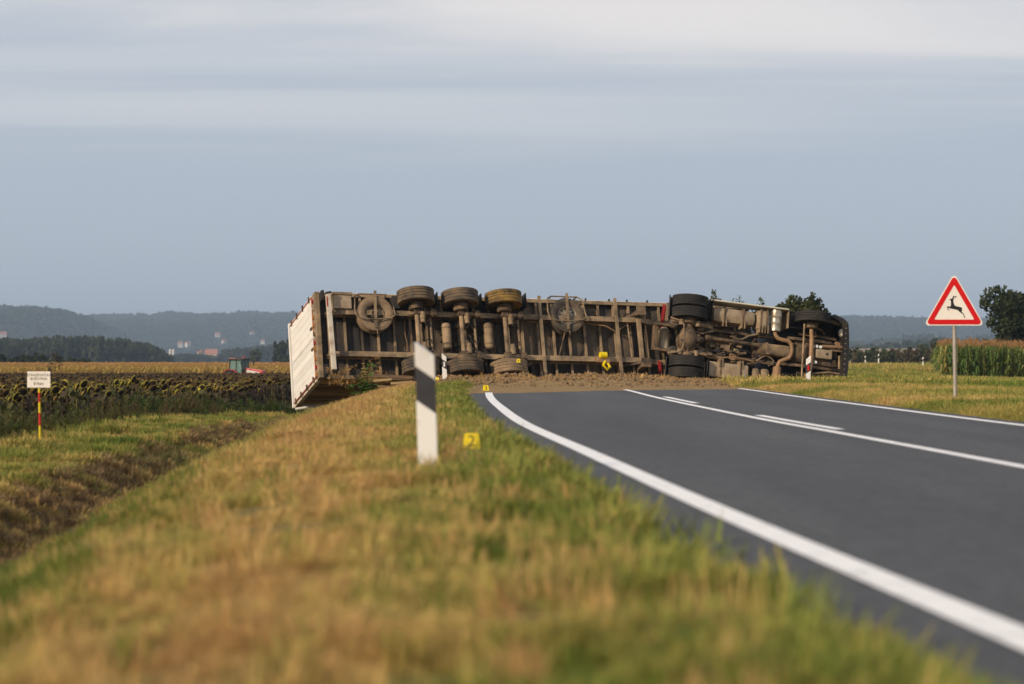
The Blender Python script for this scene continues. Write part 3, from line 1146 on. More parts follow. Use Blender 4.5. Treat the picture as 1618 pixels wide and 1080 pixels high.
def build_trailer():
    t = empty('semi_trailer', mat=MT)
    tag(t, 'muddy semi trailer lying on its side across the road with its underside showing', 'trailer')
    L, W = 13.6, 1.27
    # floor plates between the cross members
    n = 27
    for k in range(n):
        x0, x1 = 0.06 + k * (L - 0.1) / n, 0.06 + (k + 1) * (L - 0.1) / n
        MB().span((x0 + 0.004, -1.23, 1.150 + 0.006 * (k % 3)), (x1 - 0.004, 1.23, 1.19)).build('floor_plate', M['underfloor'], t)
    xs = [0.35 + k * 0.485 for k in range(27)]
    for x in xs:
        mb = MB()
        mb.span((x - 0.008, -1.22, 1.04), (x + 0.008, 1.22, 1.148)).span((x - 0.035, -1.22, 1.022), (x + 0.035, 1.22, 1.038))
        mb.build('cross_member', M['dusty_steel'], t)
    for s in (-1, 1):
        mb = MB()
        mb.span((0.0, s * 1.232, 1.00), (L, s * 1.275, 1.26)).span((0.0, s * 1.17, 0.985), (L, s * 1.276, 0.999))
        mb.build('side_rail', M['dusty_steel'], t)
        # main beam, deep over the axles, shallow at the gooseneck
        prof = [(0.25, 1.02), (0.25, 0.80), (0.9, 0.70), (9.7, 0.70), (10.3, 0.90), (12.9, 0.92), (12.9, 1.02)]
        mb = MB()
        mb.prism(prof, lambda a, b: (a, s * 0.62 - 0.008, b), lambda a, b: (a, s * 0.62 + 0.008, b))
        lower = prof[1:6]
        for (xa, za), (xb, zb) in zip(lower[:-1], lower[1:]):
            mb.bar((xa, s * 0.62, za), (xb, s * 0.62, zb), 0.15, 0.022)
        mb.span((0.25, s * 0.62 - 0.07, 1.003), (12.9, s * 0.62 + 0.07, 1.019))
        mb.build('main_beam', M['dusty_steel'], t)
    # full width outrigger bars
    for px in (858, 978):
        x = TP(px, 540, 0.62).x
        MB().span((x - 0.04, -1.25, 0.60), (x + 0.04, 1.25, 0.67)).build('outrigger_bar', M['dusty_steel'], t)
    # three axles
    ax_x = [TP(px, 530, 0.53).x for px in (661, 731, 800)]
    for i, x in enumerate(ax_x):
        a = MB().cyl((x, -0.9, 0.53), (x, 0.9, 0.53), 0.065, n=16).build('axle', M['dusty_steel'], t, SM)
        for s in (-1, 1):
            rub = 'yellow_mud_rubber' if (i == 2) else 'muddy_rubber'
            wl = wheel(t, (x, s * 1.05, 0.53), (0, s, 0), 0.535, 0.385, 0.29, rub if s < 0 else ('dried_mud_rubber' if i == 2 else 'muddy_rubber'))
            MB().lathe([(0.0, -0.12), (0.20, -0.12), (0.215, -0.10), (0.215, 0.08), (0.10, 0.10), (0.0, 0.10)], (x, s * 0.80, 0.53), (0, s, 0), 24).build('brake_drum', M['muddy_steel'], t, SM)
            # trailing arm from its hanger back over the axle to the air spring
            mb = MB()
            mb.bar((x + 0.50, s * 0.62, 0.60), (x, s * 0.62, 0.62), 0.09, 0.07)
            mb.bar((x, s * 0.62, 0.62), (x - 0.36, s * 0.62, 0.72), 0.09, 0.05)
            mb.build('trailing_arm', M['dusty_steel'], t)
            mb = MB()
            mb.box((x + 0.50, s * 0.62, 0.62), (0.16, 0.16, 0.22), taper=1.4)
            mb.cyl((x + 0.50, s * 0.62 - 0.11, 0.58), (x + 0.50, s * 0.62 + 0.11, 0.58), 0.05, n=12)
            mb.build('hanger_bracket', M['muddy_steel'], t, SM)
            MB().lathe([(0.0, 0.0), (0.10, 0.0), (0.13, 0.03), (0.145, 0.07), (0.115, 0.10), (0.145, 0.14), (0.13, 0.20), (0.0, 0.20)], (x - 0.36, s * 0.62, 0.72), (0, 0, 1), 20).build('air_spring', M['black_rubber'], t, SM)
            mb = MB()
            mb.box((x, s * 0.62, 0.50), (0.18, 0.16, 0.10))
            for dx in (-0.08, 0.08):
                for dy in (-0.07, 0.07):
                    mb.cyl((x + dx, s * 0.62 + dy, 0.42), (x + dx, s * 0.62 + dy, 0.70), 0.013, n=6)
            mb.build('axle_clamp', M['muddy_steel'], t)
            mb = MB()
            y0 = s * 0.50
            mb.cyl((x + 0.16, y0 + 0.1 * s, 0.50), (x + 0.16, y0 - 0.08 * s, 0.50), 0.085, n=16)
            mb.cyl((x + 0.16, y0 - 0.08 * s, 0.50), (x + 0.16, y0 - 0.20 * s, 0.50), 0.072, n=16)
            mb.cyl((x + 0.16, y0 + 0.1 * s, 0.50), (x + 0.16, y0 + 0.26 * s, 0.50), 0.02, n=8)
            mb.build('brake_chamber', M['dusty_steel'], t, SM)
            MB().cyl((x + 0.34, s * 0.40, 0.62), (x + 0.34, s * 0.52, 0.98), 0.032, n=10).build('shock_absorber', M['muddy_steel'], t, SM)
            hose(t, [(x + 0.16, s * 0.34, 0.50), (x + 0.22, s * 0.24, 0.42), (x + 0.36, s * 0.22, 0.50), (x + 0.44, s * 0.30, 0.70), (x + 0.44, s * 0.40, 0.95)])
        # the second, thinner lateral bar of each axle group and its pipes
        MB().cyl((x + 0.44, -0.50, 0.68), (x + 0.44, 0.54, 0.68), 0.035, n=10).build('torque_bar', M['dusty_steel'], t, SM)
        MB().span((x + 0.20, -0.60, 0.94), (x + 0.25, 0.60, 1.0)).build('brace', M['dusty_steel'], t)
        hose(t, [(x - 0.18, -0.55, 0.9), (x - 0.15, -0.2, 0.86), (x - 0.21, 0.15, 0.9), (x - 0.16, 0.52, 0.92)], 0.012)
        hose(t, [(x - 0.24, -0.5, 0.95), (x - 0.27, -0.1, 0.92), (x - 0.22, 0.2, 0.95), (x - 0.25, 0.55, 0.97)], 0.010, 'rusty_pipe')
    # air tanks lie across between the axles
    for px in (706, 772):
        c0, c1 = TP(px, 510, 0.72), TP(px, 552, 0.72)
        x, ya, yb = (c0.x + c1.x) / 2, c0.y, c1.y
        tk = MB().lathe([(0.0, 0.0), (0.07, 0.01), (0.115, 0.04), (0.13, 0.09), (0.13, abs(yb - ya) - 0.09), (0.115, abs(yb - ya) - 0.04), (0.07, abs(yb - ya) - 0.01), (0.0, abs(yb - ya))], (x, ya, 0.72), (0, 1, 0), 22).build('air_tank', M['dusty_steel'], t, SM)
        for yy in (ya + 0.16, yb - 0.16):
            mb = MB()
            mb.lathe([(0.134, -0.015), (0.137, -0.015), (0.137, 0.015), (0.134, 0.015)], (x, yy, 0.72), (0, 1, 0), 22)
            mb.span((x - 0.02, yy - 0.014, 0.85), (x + 0.02, yy + 0.014, 1.03))
            mb.build('tank_strap', M['muddy_steel'], tk, SM)
    # valve clusters, pipes
    rd = random.Random(4)
    for k in range(16):
        x = ax_x[1] - 0.55 + rd.random() * 1.2
        y = rd.uniform(-0.45, 0.45)
        MB().box((x, y, 0.90), (rd.uniform(0.06, 0.14), rd.uniform(0.06, 0.16), rd.uniform(0.08, 0.14)), Euler((0, 0, rd.uniform(0, 1))).to_matrix()).build('brake_valve', M['muddy_steel'], t, None, 0.008)
        hose(t, [(x, y, 0.88), (x + rd.uniform(-.2, .2), y + rd.uniform(-.2, .2), 0.8), (x + rd.uniform(-.3, .3), y + rd.uniform(-.3, .3), 0.9), (x + rd.uniform(-.3, .3), y + rd.uniform(-.4, .4), 1.0)], 0.011)
    # spare wheels in their cradles
    for px, py, rub, metal in ((591, 497, 'dried_mud_rubber', 'muddy_steel'), (894, 500, 'muddy_rubber', 'rim_metal')):
        c = TP(px, py, 0.80)
        sp = wheel(t, c, (0, 0, -1), 0.52, 0.34, 0.29, rub, 0.0 if px < 700 else 0.06, metal, 'spare_wheel')
        cr = MB()
        cr.bar((c.x + 0.02, c.y - 0.66, 0.61), (c.x - 0.03, c.y + 0.45, 0.59), 0.075, 0.03)
        fr = [(c.x - 0.56, c.y - 0.52, 0.72), (c.x - 0.60, c.y - 0.1, 0.66), (c.x - 0.57, c.y + 0.10, 0.60), (c.x - 0.44, c.y + 0.19, 0.585), (c.x, c.y + 0.21, 0.58), (c.x + 0.44, c.y + 0.15, 0.585), (c.x + 0.57, c.y + 0.06, 0.60), (c.x + 0.56, c.y - 0.1, 0.66), (c.x + 0.54, c.y - 0.5, 0.72), (c.x + 0.40, c.y - 0.62, 0.80), (c.x - 0.40, c.y - 0.62, 0.80), (c.x - 0.56, c.y - 0.52, 0.72)]
        cr.tube(fr, 0.022, 8)
        cr.cyl((c.x, c.y + 0.2, 0.60), (c.x + 0.02, c.y + 0.62, 0.62), 0.014, n=8)
        for sx in (-0.5, 0.5):
            cr.cyl((c.x + sx * 0.8, c.y - 0.62, 0.80), (c.x + sx * 0.8, c.y - 0.62, 1.03), 0.02, n=8)
        cr.build('cradle', M['dusty_steel'], sp, SM)
    c = TP(894, 500, 0.8)
    MB().cyl((c.x - 0.08, c.y + 0.40, 0.66), (c.x - 0.32, c.y + 1.28, 0.86), 0.02, n=8).build('winch_rod', M['muddy_steel'], t, SM)
    # landing gear, folded, with its cross shaft and diagonal stays
    x = TP(1010, 530, 0.70).x
    MB().span((x - 0.06, -0.62, 0.60), (x + 0.06, 0.68, 0.70)).build('landing_gear_shaft', M['dusty_steel'], t, None, 0.01)
    for s in (-1, 1):
        mb = MB()
        mb.span((x - 0.08, s * 0.80 - 0.08, 0.42), (x + 0.08, s * 0.80 + 0.08, 1.02))
        mb.span((x - 0.14, s * 0.80 - 0.14, 0.34), (x + 0.14, s * 0.80 + 0.14, 0.40))
        lg = mb.build('landing_leg', M['muddy_steel'], t, None, 0.01)
        MB().bar((x - 0.50, s * 0.72, 0.98), (x - 0.05, s * 0.75, 0.56), 0.05, 0.05).build('stay', M['muddy_steel'], lg)
    for dx, r in ((-0.30, 0.035), (0.28, 0.028)):
        MB().cyl((x + dx, -0.58, 0.82), (x + dx * 0.8, 0.58, 0.82), r, n=10).build('pipe', M['dusty_steel'], t, SM)
    for k in range(6):
        MB().box((x + rd.uniform(-0.35, 0.3), -0.82 + rd.uniform(-0.2, 0.2), 0.85), (0.13, 0.13, 0.13), Euler((0, 0, rd.random())).to_matrix()).build('bracket', M['muddy_steel'], t, None, 0.01)
    hose(t, [(x - 1.4, -0.50, 0.9), (x - 1.0, -0.44, 0.8), (x - 0.7, -0.30, 0.82), (x - 0.45, -0.42, 0.8), (x - 0.2, -0.6, 0.85)], 0.018, 'rusty_pipe')
    hose(t, [(x - 0.8, -0.40, 0.9), (x - 0.5, -0.34, 0.82), (x - 0.25, -0.45, 0.8), (x, -0.7, 0.85)], 0.014)
    # toolbox, mudguard box, rear underrun bar
    c0, c1 = TP(526, 462, 0.62), TP(556, 487, 0.62)
    mb = MB()
    mb.span((c0.x, c0.y, 0.62), (c1.x, c1.y, 1.0))
    tb = mb.build('tool_box', M['tank_metal'], t, None, 0.015)
    MB().span((c0.x - 0.03, c0.y - 0.02, 0.585), (c1.x + 0.03, c0.y + 0.06, 0.98)).build('lid', M['dusty_steel'], tb, None, 0.01)
    c0, c1 = TP(619, 467, 0.66), TP(633, 487, 0.66)
    MB().span((c0.x, c0.y, 0.66), (c1.x, c1.y, 0.98)).build('wedge_box', M['dark_plastic'], t, None, 0.015)
    for i in range(3):
        for s in (-1, 1):
            if i < 2:
                x = ax_x[i] + 0.655
                MB().span((x - 0.012, s * 0.86, 0.52), (x + 0.012, s * 1.24, 1.0)).build('mud_flap', M['dark_plastic'], t)
    x = ax_x[2] + 0.66
    for s in (-1, 1):
        MB().span((x - 0.012, s * 0.84, 0.42), (x + 0.012, s * 1.26, 1.0)).build('mud_flap', M['dark_plastic'], t)
    u0, u1 = TP(518, 463, 0.50), TP(528, 584, 0.50)
    ub = MB().bar((u0.x, u0.y, 0.50), (u1.x, u1.y, 0.50), 0.13, 0.13).build('underrun_bar', M['pale_bar'], t, None, 0.012)
    MB().bar((u0.x + 0.0, u0.y - 0.03, 0.50), (u0.x + 0.01, u0.y + 0.02, 0.50), 0.16, 0.16).build('end_cap', M['dark_plastic'], ub)
    MB().bar((u0.x - 0.05, u0.y + 0.12, 0.432), (u0.x - 0.045, u0.y + 0.42, 0.432), 0.04, 0.004).build('reflective_strip', M['red_trim'], ub)
    for s in (-1, 1):
        MB().bar((u0.x + 0.03, s * 0.62, 0.52), (0.5, s * 0.62, 0.95), 0.08, 0.05).build('underrun_bracket', M['muddy_steel'], t)
    # rear frame
    mb = MB()
    mb.span((-0.02, -1.27, 0.90), (0.10, 1.27, 1.149)).build('rear_sill', M['dusty_steel'], t)
    for s in (-1, 1):
        MB().span((-0.02, s * 1.20, 1.262), (0.10, s * 1.28, 3.88)).build('corner_post', M['pale_bar'], t)
        MB().span((0.11, s * 0.95, 0.66), (0.19, s * 1.24, 0.88)).build('tail_light', M['dark_plastic'], t, None, 0.01)
    MB().span((-0.07, -1.29, 3.84), (0.12, 1.29, 3.96)).build('roof_header', M['white_panel'], t)
    MB().span((-0.028, -1.19, 3.80), (-0.015, 1.19, 3.838)).build('header_gasket', M['dark_plastic'], t)
    # two doors of upright boards
    for s in (-1, 1):
        y0, y1 = (-1.195, -0.008) if s < 0 else (0.008, 1.195)
        d = MB().span((-0.040, y0, 1.18), (-0.012, y1, 3.79)).build('rear_door', M['white_panel'], t)
        nb = 5
        for k in range(nb):
            a = y0 + 0.03 + k * (y1 - y0 - 0.06) / nb
            b = a + (y1 - y0 - 0.06) / nb - 0.007
            MB().span((-0.046, a, 1.24), (-0.041, b, 3.75)).build('board', M['white_panel'], d)
        MB().span((-0.060, y0 if s < 0 else y1 - 0.03, 1.17), (-0.041, y0 + 0.03 if s < 0 else y1, 3.80)).build('edge_trim', M['red_trim'], d)
        MB().span((-0.058, y0 + 0.03, 1.17), (-0.041, y1 - 0.03, 1.235)).build('bottom_trim', M['orange_trim'], d)
        for zz in (1.45, 2.2, 2.9, 3.55):
            yy = s * 1.19
            MB().span((-0.085, yy - 0.09, zz - 0.03), (-0.053, yy + 0.08, zz + 0.03)).build('hinge', M['muddy_steel'], d)
        yy = y0 + 0.30 if s > 0 else y1 - 0.30
        MB().span((-0.080, yy - 0.03, 1.27), (-0.047, yy + 0.03, 1.46)).build('lock_handle', M['muddy_steel'], d)
    rd = random.Random(9)
    for k in range(10):
        yy = -1.1 + k * 0.24 + rd.uniform(-0.04, 0.04)
        MB().span((-0.075, yy, 1.10 + rd.uniform(0, .03)), (-0.022, yy + 0.10, 1.168)).build('sill_lug', M[rd.choice(['orange_trim', 'red_trim', 'pale_bar', 'muddy_steel'])], t)
    # the side lying below: posts and wooden slats; the other sides are closed
    for k in range(5):
        x = 0.05 + k * 3.37
        MB().span((x, 1.215, 1.265), (x + 0.09, 1.262, 3.86)).build('side_post', M['muddy_steel'], t)
    for k in range(4):
        x0 = 0.15 + k * 3.37
        for j, zz in enumerate((1.42, 1.80, 2.18, 2.56, 2.94, 3.32)):
            sag = rd.uniform(-0.03, 0.03)
            mb = MB()
            mb.bar((x0 - 0.02, 1.245 + 0.008 * (j % 2), zz + sag), (x0 + 3.28, 1.245 + 0.008 * (j % 2), zz - sag), 0.026, 0.27)
            mb.build('side_slat', M['wood_board' if (j + k) % 3 else 'pale_board'], t)
    MB().span((0.12, -1.262, 1.262), (L, -1.235, 3.84)).build('side_curtain', M['white_panel'], t)
    MB().span((0.13, -1.27, 3.865), (L, 1.27, 3.90)).build('roof', M['white_panel'], t)
    MB().span((L - 0.05, -1.225, 1.262), (L - 0.01, 1.205, 3.85)).build('front_wall', M['dark_plastic'], t)
    MB().span((0.0, -1.300, 1.02), (L, -1.278, 1.10)).build('curtain_hem', M['white_panel'], t)
    for px in (892, 907, 925, 962, 990, 1022):
        q = TP(px, 468, 1.0)
        MB().box((q.x, -1.32, 1.02), (0.05, 0.07, 0.03), Euler((0, 0, 0.4)).to_matrix()).build('curtain_hook', M['black_paint'], t)
    # yellow strap winch on the lower beam
    q = TP(953, 570, 0.62)
    w = MB().box((q.x, q.y, 0.62), (0.40, 0.16, 0.12), Euler((0, 0, 0.2)).to_matrix()).build('strap_winch', M['rusty_pipe'], t, None, 0.02)
    MB().cyl((q.x - 0.10, q.y - 0.16, 0.58), (q.x + 0.10, q.y - 0.16, 0.58), 0.10, n=16).build('strap_roll', M['yellow_plastic'], w, SM)
    mb = MB()
    mb.tube([(q.x + 0.02, q.y + 0.05, 0.5), (q.x - 0.08, q.y + 0.18, 0.46), (q.x + 0.05, q.y + 0.30, 0.48), (q.x + 0.15, q.y + 0.22, 0.5), (q.x + 0.08, q.y + 0.10, 0.52)], 0.042, 8)
    mb.build('strap_end', M['yellow_plastic'], w, 60)
    # front corner: red cloth and hose ends
    for (px0, py0, px1, py1, mat) in ((1050, 481, 1044, 522, 'red_trim'), (1056, 478, 1050, 528, 'dusty_steel'), (1042, 570, 1043, 590, 'red_trim')):
        a, b = TP(px0, py0, 0.85), TP(px1, py1, 0.85)
        MB().bar(a, b, 0.09, 0.02).build('torn_strip', M[mat], t)
    a, b = TP(1049, 517, 0.80), TP(1049, 557, 0.80)
    MB().lathe([(0.0, 0.0), (0.1, 0.02), (0.16, 0.10), (0.16, abs(b.y - a.y) - 0.1), (0.1, abs(b.y - a.y) - 0.02), (0.0, abs(b.y - a.y))], a, (b - a), 20).build('suspension_reservoir', M['tank_metal'], t, SM)
    MB().span((12.0 - 0.25, -0.3, 0.96), (12.0 + 0.9, 0.3, 1.005)).build('kingpin_plate', M['muddy_steel'], t)
    return t


def build_tractor_unit():
    t = empty('truck_tractor', mat=MD)
    tag(t, 'overturned tractor unit with dual rear tyres, muddy tanks and exhaust pipe showing', 'truck')
    WB = DP(1281, 540, 0.52).x
    for s in (-1, 1):
        mb = MB()
        mb.span((-1.0, s * 0.38 - 0.006, 0.76), (WB + 1.05, s * 0.38 + 0.006, 1.03))
        mb.span((-1.0, s * 0.38 - 0.04, 0.745), (WB + 1.05, s * 0.38 + 0.04, 0.758))
        mb.build('frame_rail', M['muddy_steel'], t)
    for x in (-0.9, 0.7, 1.5, 2.2, WB + 0.9):
        MB().span((x - 0.06, -0.37, 0.80), (x + 0.06, 0.37, 1.0)).build('frame_cross_member', M['muddy_steel'], t)
    # drive axle
    ax = MB()
    ax.lathe([(0.0, -0.75), (0.085, -0.75), (0.10, -0.35), (0.20, -0.25), (0.27, -0.08), (0.27, 0.10), (0.20, 0.26), (0.10, 0.35), (0.085, 0.75), (0.0, 0.75)], (0, 0, 0.52), (0, 1, 0), 24)
    ax.lathe([(0.22, 0.0), (0.20, 0.22), (0.12, 0.36), (0.085, 0.46), (0.0, 0.46)], (0.02, 0, 0.53), (1, 0, 0.05), 18)
    for k in range(10):
        a_ = 2 * math.pi * k / 10
        ax.cyl((0.23, 0.235 * math.cos(a_), 0.53 + 0.235 * math.sin(a_)), (0.28, 0.235 * math.cos(a_), 0.53 + 0.235 * math.sin(a_)), 0.022, n=6)
    ax.build('drive_axle', M['muddy_steel'], t, SM)
    for s in (-1, 1):
        for yc in (0.735, 1.085):
            wheel(t, (0, s * yc, 0.52), (0, s, 0), 0.525, 0.31, 0.29, 'black_rubber', -0.06)
        MB().lathe([(0.0, -0.10), (0.205, -0.10), (0.21, 0.06), (0.0, 0.08)], (0, s * 0.54, 0.52), (0, s, 0), 22).build('brake_drum', M['muddy_steel'], t, SM)
        for dx in (-0.42, 0.42):
            MB().lathe([(0.0, 0.0), (0.10, 0.0), (0.15, 0.05), (0.155, 0.11), (0.12, 0.14), (0.15, 0.18), (0.13, 0.24), (0.0, 0.24)], (dx, s * 0.42, 0.50), (0, 0, 1), 20).build('air_spring', M['muddy_rubber'], t, SM)
            MB().cyl((dx * 0.6, s * 0.36, 0.44), (dx * 0.6, s * 0.52, 0.44), 0.075, n=14).build('brake_chamber', M['dusty_steel'], t, SM)
        MB().bar((-0.5, s * 0.47, 0.47), (0.72, s * 0.40, 0.49), 0.07, 0.06).build('trailing_arm', M['dusty_steel'], t)
        MB().bar((0.10, s * 0.10, 0.60), (0.85, s * 0.36, 0.74), 0.06, 0.05).build('radius_rod', M['dusty_steel'], t)
    # stabiliser bar bent across the axle
    mb = MB()
    mb.tube([DP(1060, 501, 0.40), DP(1076, 506, 0.39), DP(1081, 512, 0.38), DP(1080, 545, 0.38), DP(1077, 553, 0.38), DP(1070, 556, 0.39), DP(1056, 557, 0.40)], 0.028, 10)
    mb.build('stabiliser_bar', M['dusty_steel'], t, 60)
    for k, (a, b) in enumerate((((1093, 510), (1122, 515)), ((1090, 556), (1117, 561)))):
        MB().tube([DP(*a, 0.42), DP(*b, 0.44)], 0.03, 8).build('link_rod', M['dusty_steel'], t, 60)
    # mudguards arch over the upper side of the wheels
    for s in (-1, 1):
        mb = MB()
        pts = [(0.62 * math.cos(R(a)), 0.52 + 0.62 * math.sin(R(a))) for a in range(-5, 186, 12)]
        for (xa, za), (xb, zb) in zip(pts[:-1], pts[1:]):
            mb.add([(xa, s * 0.60, za), (xb, s * 0.60, zb), (xb, s * 1.25, zb), (xa, s * 1.25, za), (xa * 0.97, s * 0.60, za - 0.02), (xb * 0.97, s * 0.60, zb - 0.02), (xb * 0.97, s * 1.25, zb - 0.02), (xa * 0.97, s * 1.25, za - 0.02)], [(0, 1, 2, 3), (7, 6, 5, 4), (0, 3, 7, 4), (1, 5, 6, 2), (0, 4, 5, 1), (3, 2, 6, 7)])
        mb.build('mudguard', M['dark_plastic'], t)
        MB().span((0.64, s * 0.62, 0.36), (0.66, s * 1.24, 1.0)).build('mud_flap', M['dark_plastic'], t)
    # prop shaft and joints
    a, b = DP(1122, 534, 0.56), DP(1197, 545, 0.66)
    mb = MB().cyl(a, b, 0.058, n=16)
    mb.cyl(a - (b - a).normalized() * 0.14, a, 0.085, n=14).cyl(b, b + (b - a).normalized() * 0.14, 0.085, n=14)
    mb.build('prop_shaft', M['muddy_steel'], t, SM)
    # gearbox: ribbed case, bell housing
    g0, g1 = DP(1212, 540, 0.52), DP(1246, 566, 0.52)
    gm = MB()
    gm.span((g0.x, g0.y + 0.04, 0.52), (g1.x, g1.y - 0.04, 0.95))
    gb = gm.build('gearbox', M['dusty_steel'], t, None, 0.03)
    for k in range(8):
        xk = g0.x + 0.22 + k * 0.085
        MB().bar((min(xk + 0.16, g1.x), g0.y + 0.07, 0.51), (max(xk - 0.14, g0.x + 0.1), g1.y - 0.07, 0.51), 0.03, 0.04).build('rib', M['dusty_steel'], gb)
    MB().lathe([(0.0, 0.0), (0.14, 0.0), (0.20, 0.12), (0.20, 0.22), (0.0, 0.22)], (g0.x - 0.2, (g0.y + g1.y) / 2, 0.70), (1, 0, 0), 20).build('gearbox_flange', M['muddy_steel'], gb, SM)
    MB().lathe([(0.0, 0.0), (0.24, 0.0), (0.34, 0.12), (0.36, 0.42), (0.0, 0.42)], (g1.x + 0.15, 0, 0.86), (1, 0, 0), 24).build('bell_housing', M['muddy_steel'], t, SM)
    MB().span((g1.x + 0.55, -0.33, 0.62), (WB + 0.75, 0.33, 1.45)).build('engine_block', M['muddy_steel'], t, None, 0.04)
    s0, s1 = DP(1289, 550, 0.45), DP(1315, 568, 0.45)
    sp = MB().span((s0.x, s0.y, 0.45), (s1.x, s1.y, 0.66)).build('oil_sump', M['tank_metal'], t, None, 0.05)
    q = DP(1307, 559, 0.44)
    MB().cyl((q.x, q.y, 0.43), (q.x, q.y, 0.47), 0.035, n=10).build('drain_plug', M['black_paint'], sp)
    # exhaust: bright silencer above, winding pipe, lower silencer
    a, b = DP(1227, 490, 0.58), DP(1225, 524, 0.58)
    ln_ = (b - a).length
    ex = MB()
    prof = [(0.0, 0.0), (0.15, 0.0), (0.17, 0.02)]
    for f in (0.33, 0.63):
        prof += [(0.17, ln_ * f - 0.02), (0.18, ln_ * f), (0.17, ln_ * f + 0.02)]
    prof += [(0.17, ln_ - 0.02), (0.15, ln_), (0.0, ln_)]
    ex.lathe(prof, a, b - a, 26)
    ex.build('silencer', M['bright_metal'], t, SM)
    path = [DP(x, y, z) for x, y, z in ((1224, 522, 0.58), (1225, 528, 0.56), (1229, 534, 0.54), (1237, 537, 0.53), (1245, 538, 0.53), (1250, 543, 0.53), (1251, 551, 0.53), (1250, 559, 0.53), (1246, 566, 0.53), (1239, 568, 0.53), (1232, 571, 0.54), (1229, 577, 0.56), (1228, 582, 0.56))]
    MB().tube(path, 0.062, 14).build('exhaust_pipe', M['rusty_pipe'], t, 60)
    a, b = DP(1228, 579, 0.56), DP(1225, 606, 0.56)
    MB().lathe([(0.0, 0.0), (0.09, 0.0), (0.125, 0.03), (0.125, 0.36), (0.10, 0.39), (0.07, 0.40), (0.07, 0.55), (0.0, 0.55)], a, b - a, 20).build('catalyst', M['rusty_pipe'], t, SM)

    # tanks
    def tank(p0, p1, z0, z1, name, mat, straps, rnd):
        A, B = DP(*p0, z0), DP(*p1, z0)
        o = MB().span((A.x, A.y, z0), (B.x, B.y, z1)).build(name, M[mat], t, SM, rnd)
        for f in straps:
            x = A.x + (B.x - A.x) * f
            mb = MB()
            mb.span((x - 0.028, A.y - 0.008, z0 - 0.008), (x + 0.028, B.y + 0.008, z0 + 0.01))
            mb.span((x - 0.028, A.y - 0.01, z0), (x + 0.028, A.y + 0.004, z1))
            mb.span((x - 0.028, B.y - 0.004, z0), (x + 0.028, B.y + 0.01, z1))
            mb.build('strap', M['muddy_steel'], o, None, 0.004)
            inner = B.y if abs(B.y) < abs(A.y) else A.y
            sg = 1 if inner == B.y else -1
            MB().span((x - 0.06, inner - 0.14 * sg, z0 - 0.03), (x - 0.03, inner + 0.10 * sg, z0 + 0.25)).build('bracket', M['dusty_steel'], o)
            MB().span((x + 0.03, inner - 0.14 * sg, z0 - 0.03), (x + 0.06, inner + 0.10 * sg, z0 + 0.25)).build('bracket', M['dusty_steel'], o)
        return o
    tank((1127, 482), (1195, 516), 0.46, 1.02, 'fuel_tank', 'tank_metal', (0.28, 0.70), 0.20)
    tank((1198, 488), (1216, 522), 0.46, 1.02, 'additive_tank', 'tank_metal', (0.30, 0.75), 0.12)
    lt = tank((1117, 569), (1182, 601), 0.46, 1.0, 'fuel_tank', 'tank_metal', (0.34, 0.82), 0.06)
    q = DP(1175, 597, 0.45)
    MB().lathe([(0.0, -0.05), (0.10, -0.05), (0.12, 0.0), (0.12, 0.1)], (q.x, q.y, 0.46), (0, 0, 1), 16).build('filler_plate', M['bright_metal'], lt, SM)
    for p0, p1 in (((1188, 581), (1199, 602)), ((1202, 582), (1214, 604))):
        a, b = DP(*p0, 0.6), DP(*p1, 0.6)
        r = abs(b.x - a.x) / 2
        cx = (a.x + b.x) / 2
        h = abs(b.y - a.y)
        MB().lathe([(0.0, 0.0), (r * 0.7, 0.01), (r, 0.06), (r, h - 0.06), (r * 0.7, h - 0.01), (0.0, h)], (cx, a.y, 0.62), (0, 1, 0), 18).build('air_tank', M['dusty_steel'], t, SM)
    # side skirts seen edge on
    for (p0, p1, s) in (((1125, 473), (1247, 489), -1), ((1112, 601), (1187, 607), 1)):
        a, b = DP(*p0, 0.42), DP(*p1, 0.42)
        y = (a.y + b.y) / 2
        o = MB().span((a.x, y - 0.022, 0.40), (b.x, y + 0.022, 1.05)).build('side_skirt', M['skirt_panel'], t, None, 0.008)
        for x in (a.x - 0.02, b.x + 0.02) if s < 0 else (a.x + 0.03,):
            MB().span((x - 0.02, y, 0.5), (x + 0.02, y - s * 0.55, 1.0)).build('end_plate', M['dusty_steel'], o)
    # front axle, steering, wheels
    fx = WB
    mb = MB()
    mb.tube([(fx, -0.86, 0.52), (fx, -0.62, 0.50), (fx, -0.40, 0.44), (fx, 0.40, 0.44), (fx, 0.62, 0.50), (fx, 0.86, 0.52)], 0.065, 10)
    mb.build('front_axle', M['rusty_pipe'], t, 60)
    MB().cyl((fx - 0.26, -0.84, 0.43), (fx - 0.26, 0.84, 0.43), 0.028, n=10).build('tie_rod', M['dusty_steel'], t, SM)
    for s in (-1, 1):
        wheel(t, (fx + 0.02, s * 1.05, 0.52), (0.0, s, 0), 0.525, 0.31, 0.29, 'black_rubber', 0.06)
        MB().lathe([(0.0, -0.10), (0.19, -0.10), (0.20, 0.06), (0.0, 0.08)], (fx, s * 0.84, 0.52), (0, s, 0), 20).build('brake_drum', M['muddy_steel'], t, SM)
        mb = MB()
        mb.bar((fx - 0.7, s * 0.40, 0.66), (fx, s * 0.40, 0.52), 0.08, 0.04).bar((fx, s * 0.40, 0.52), (fx + 0.7, s * 0.40, 0.66), 0.08, 0.04)
        mb.build('leaf_spring', M['muddy_steel'], t)
        mb = MB()
        pts = [(fx + 0.66 * math.cos(R(a)), 0.52 + 0.66 * math.sin(R(a))) for a in range(0, 181, 12)]
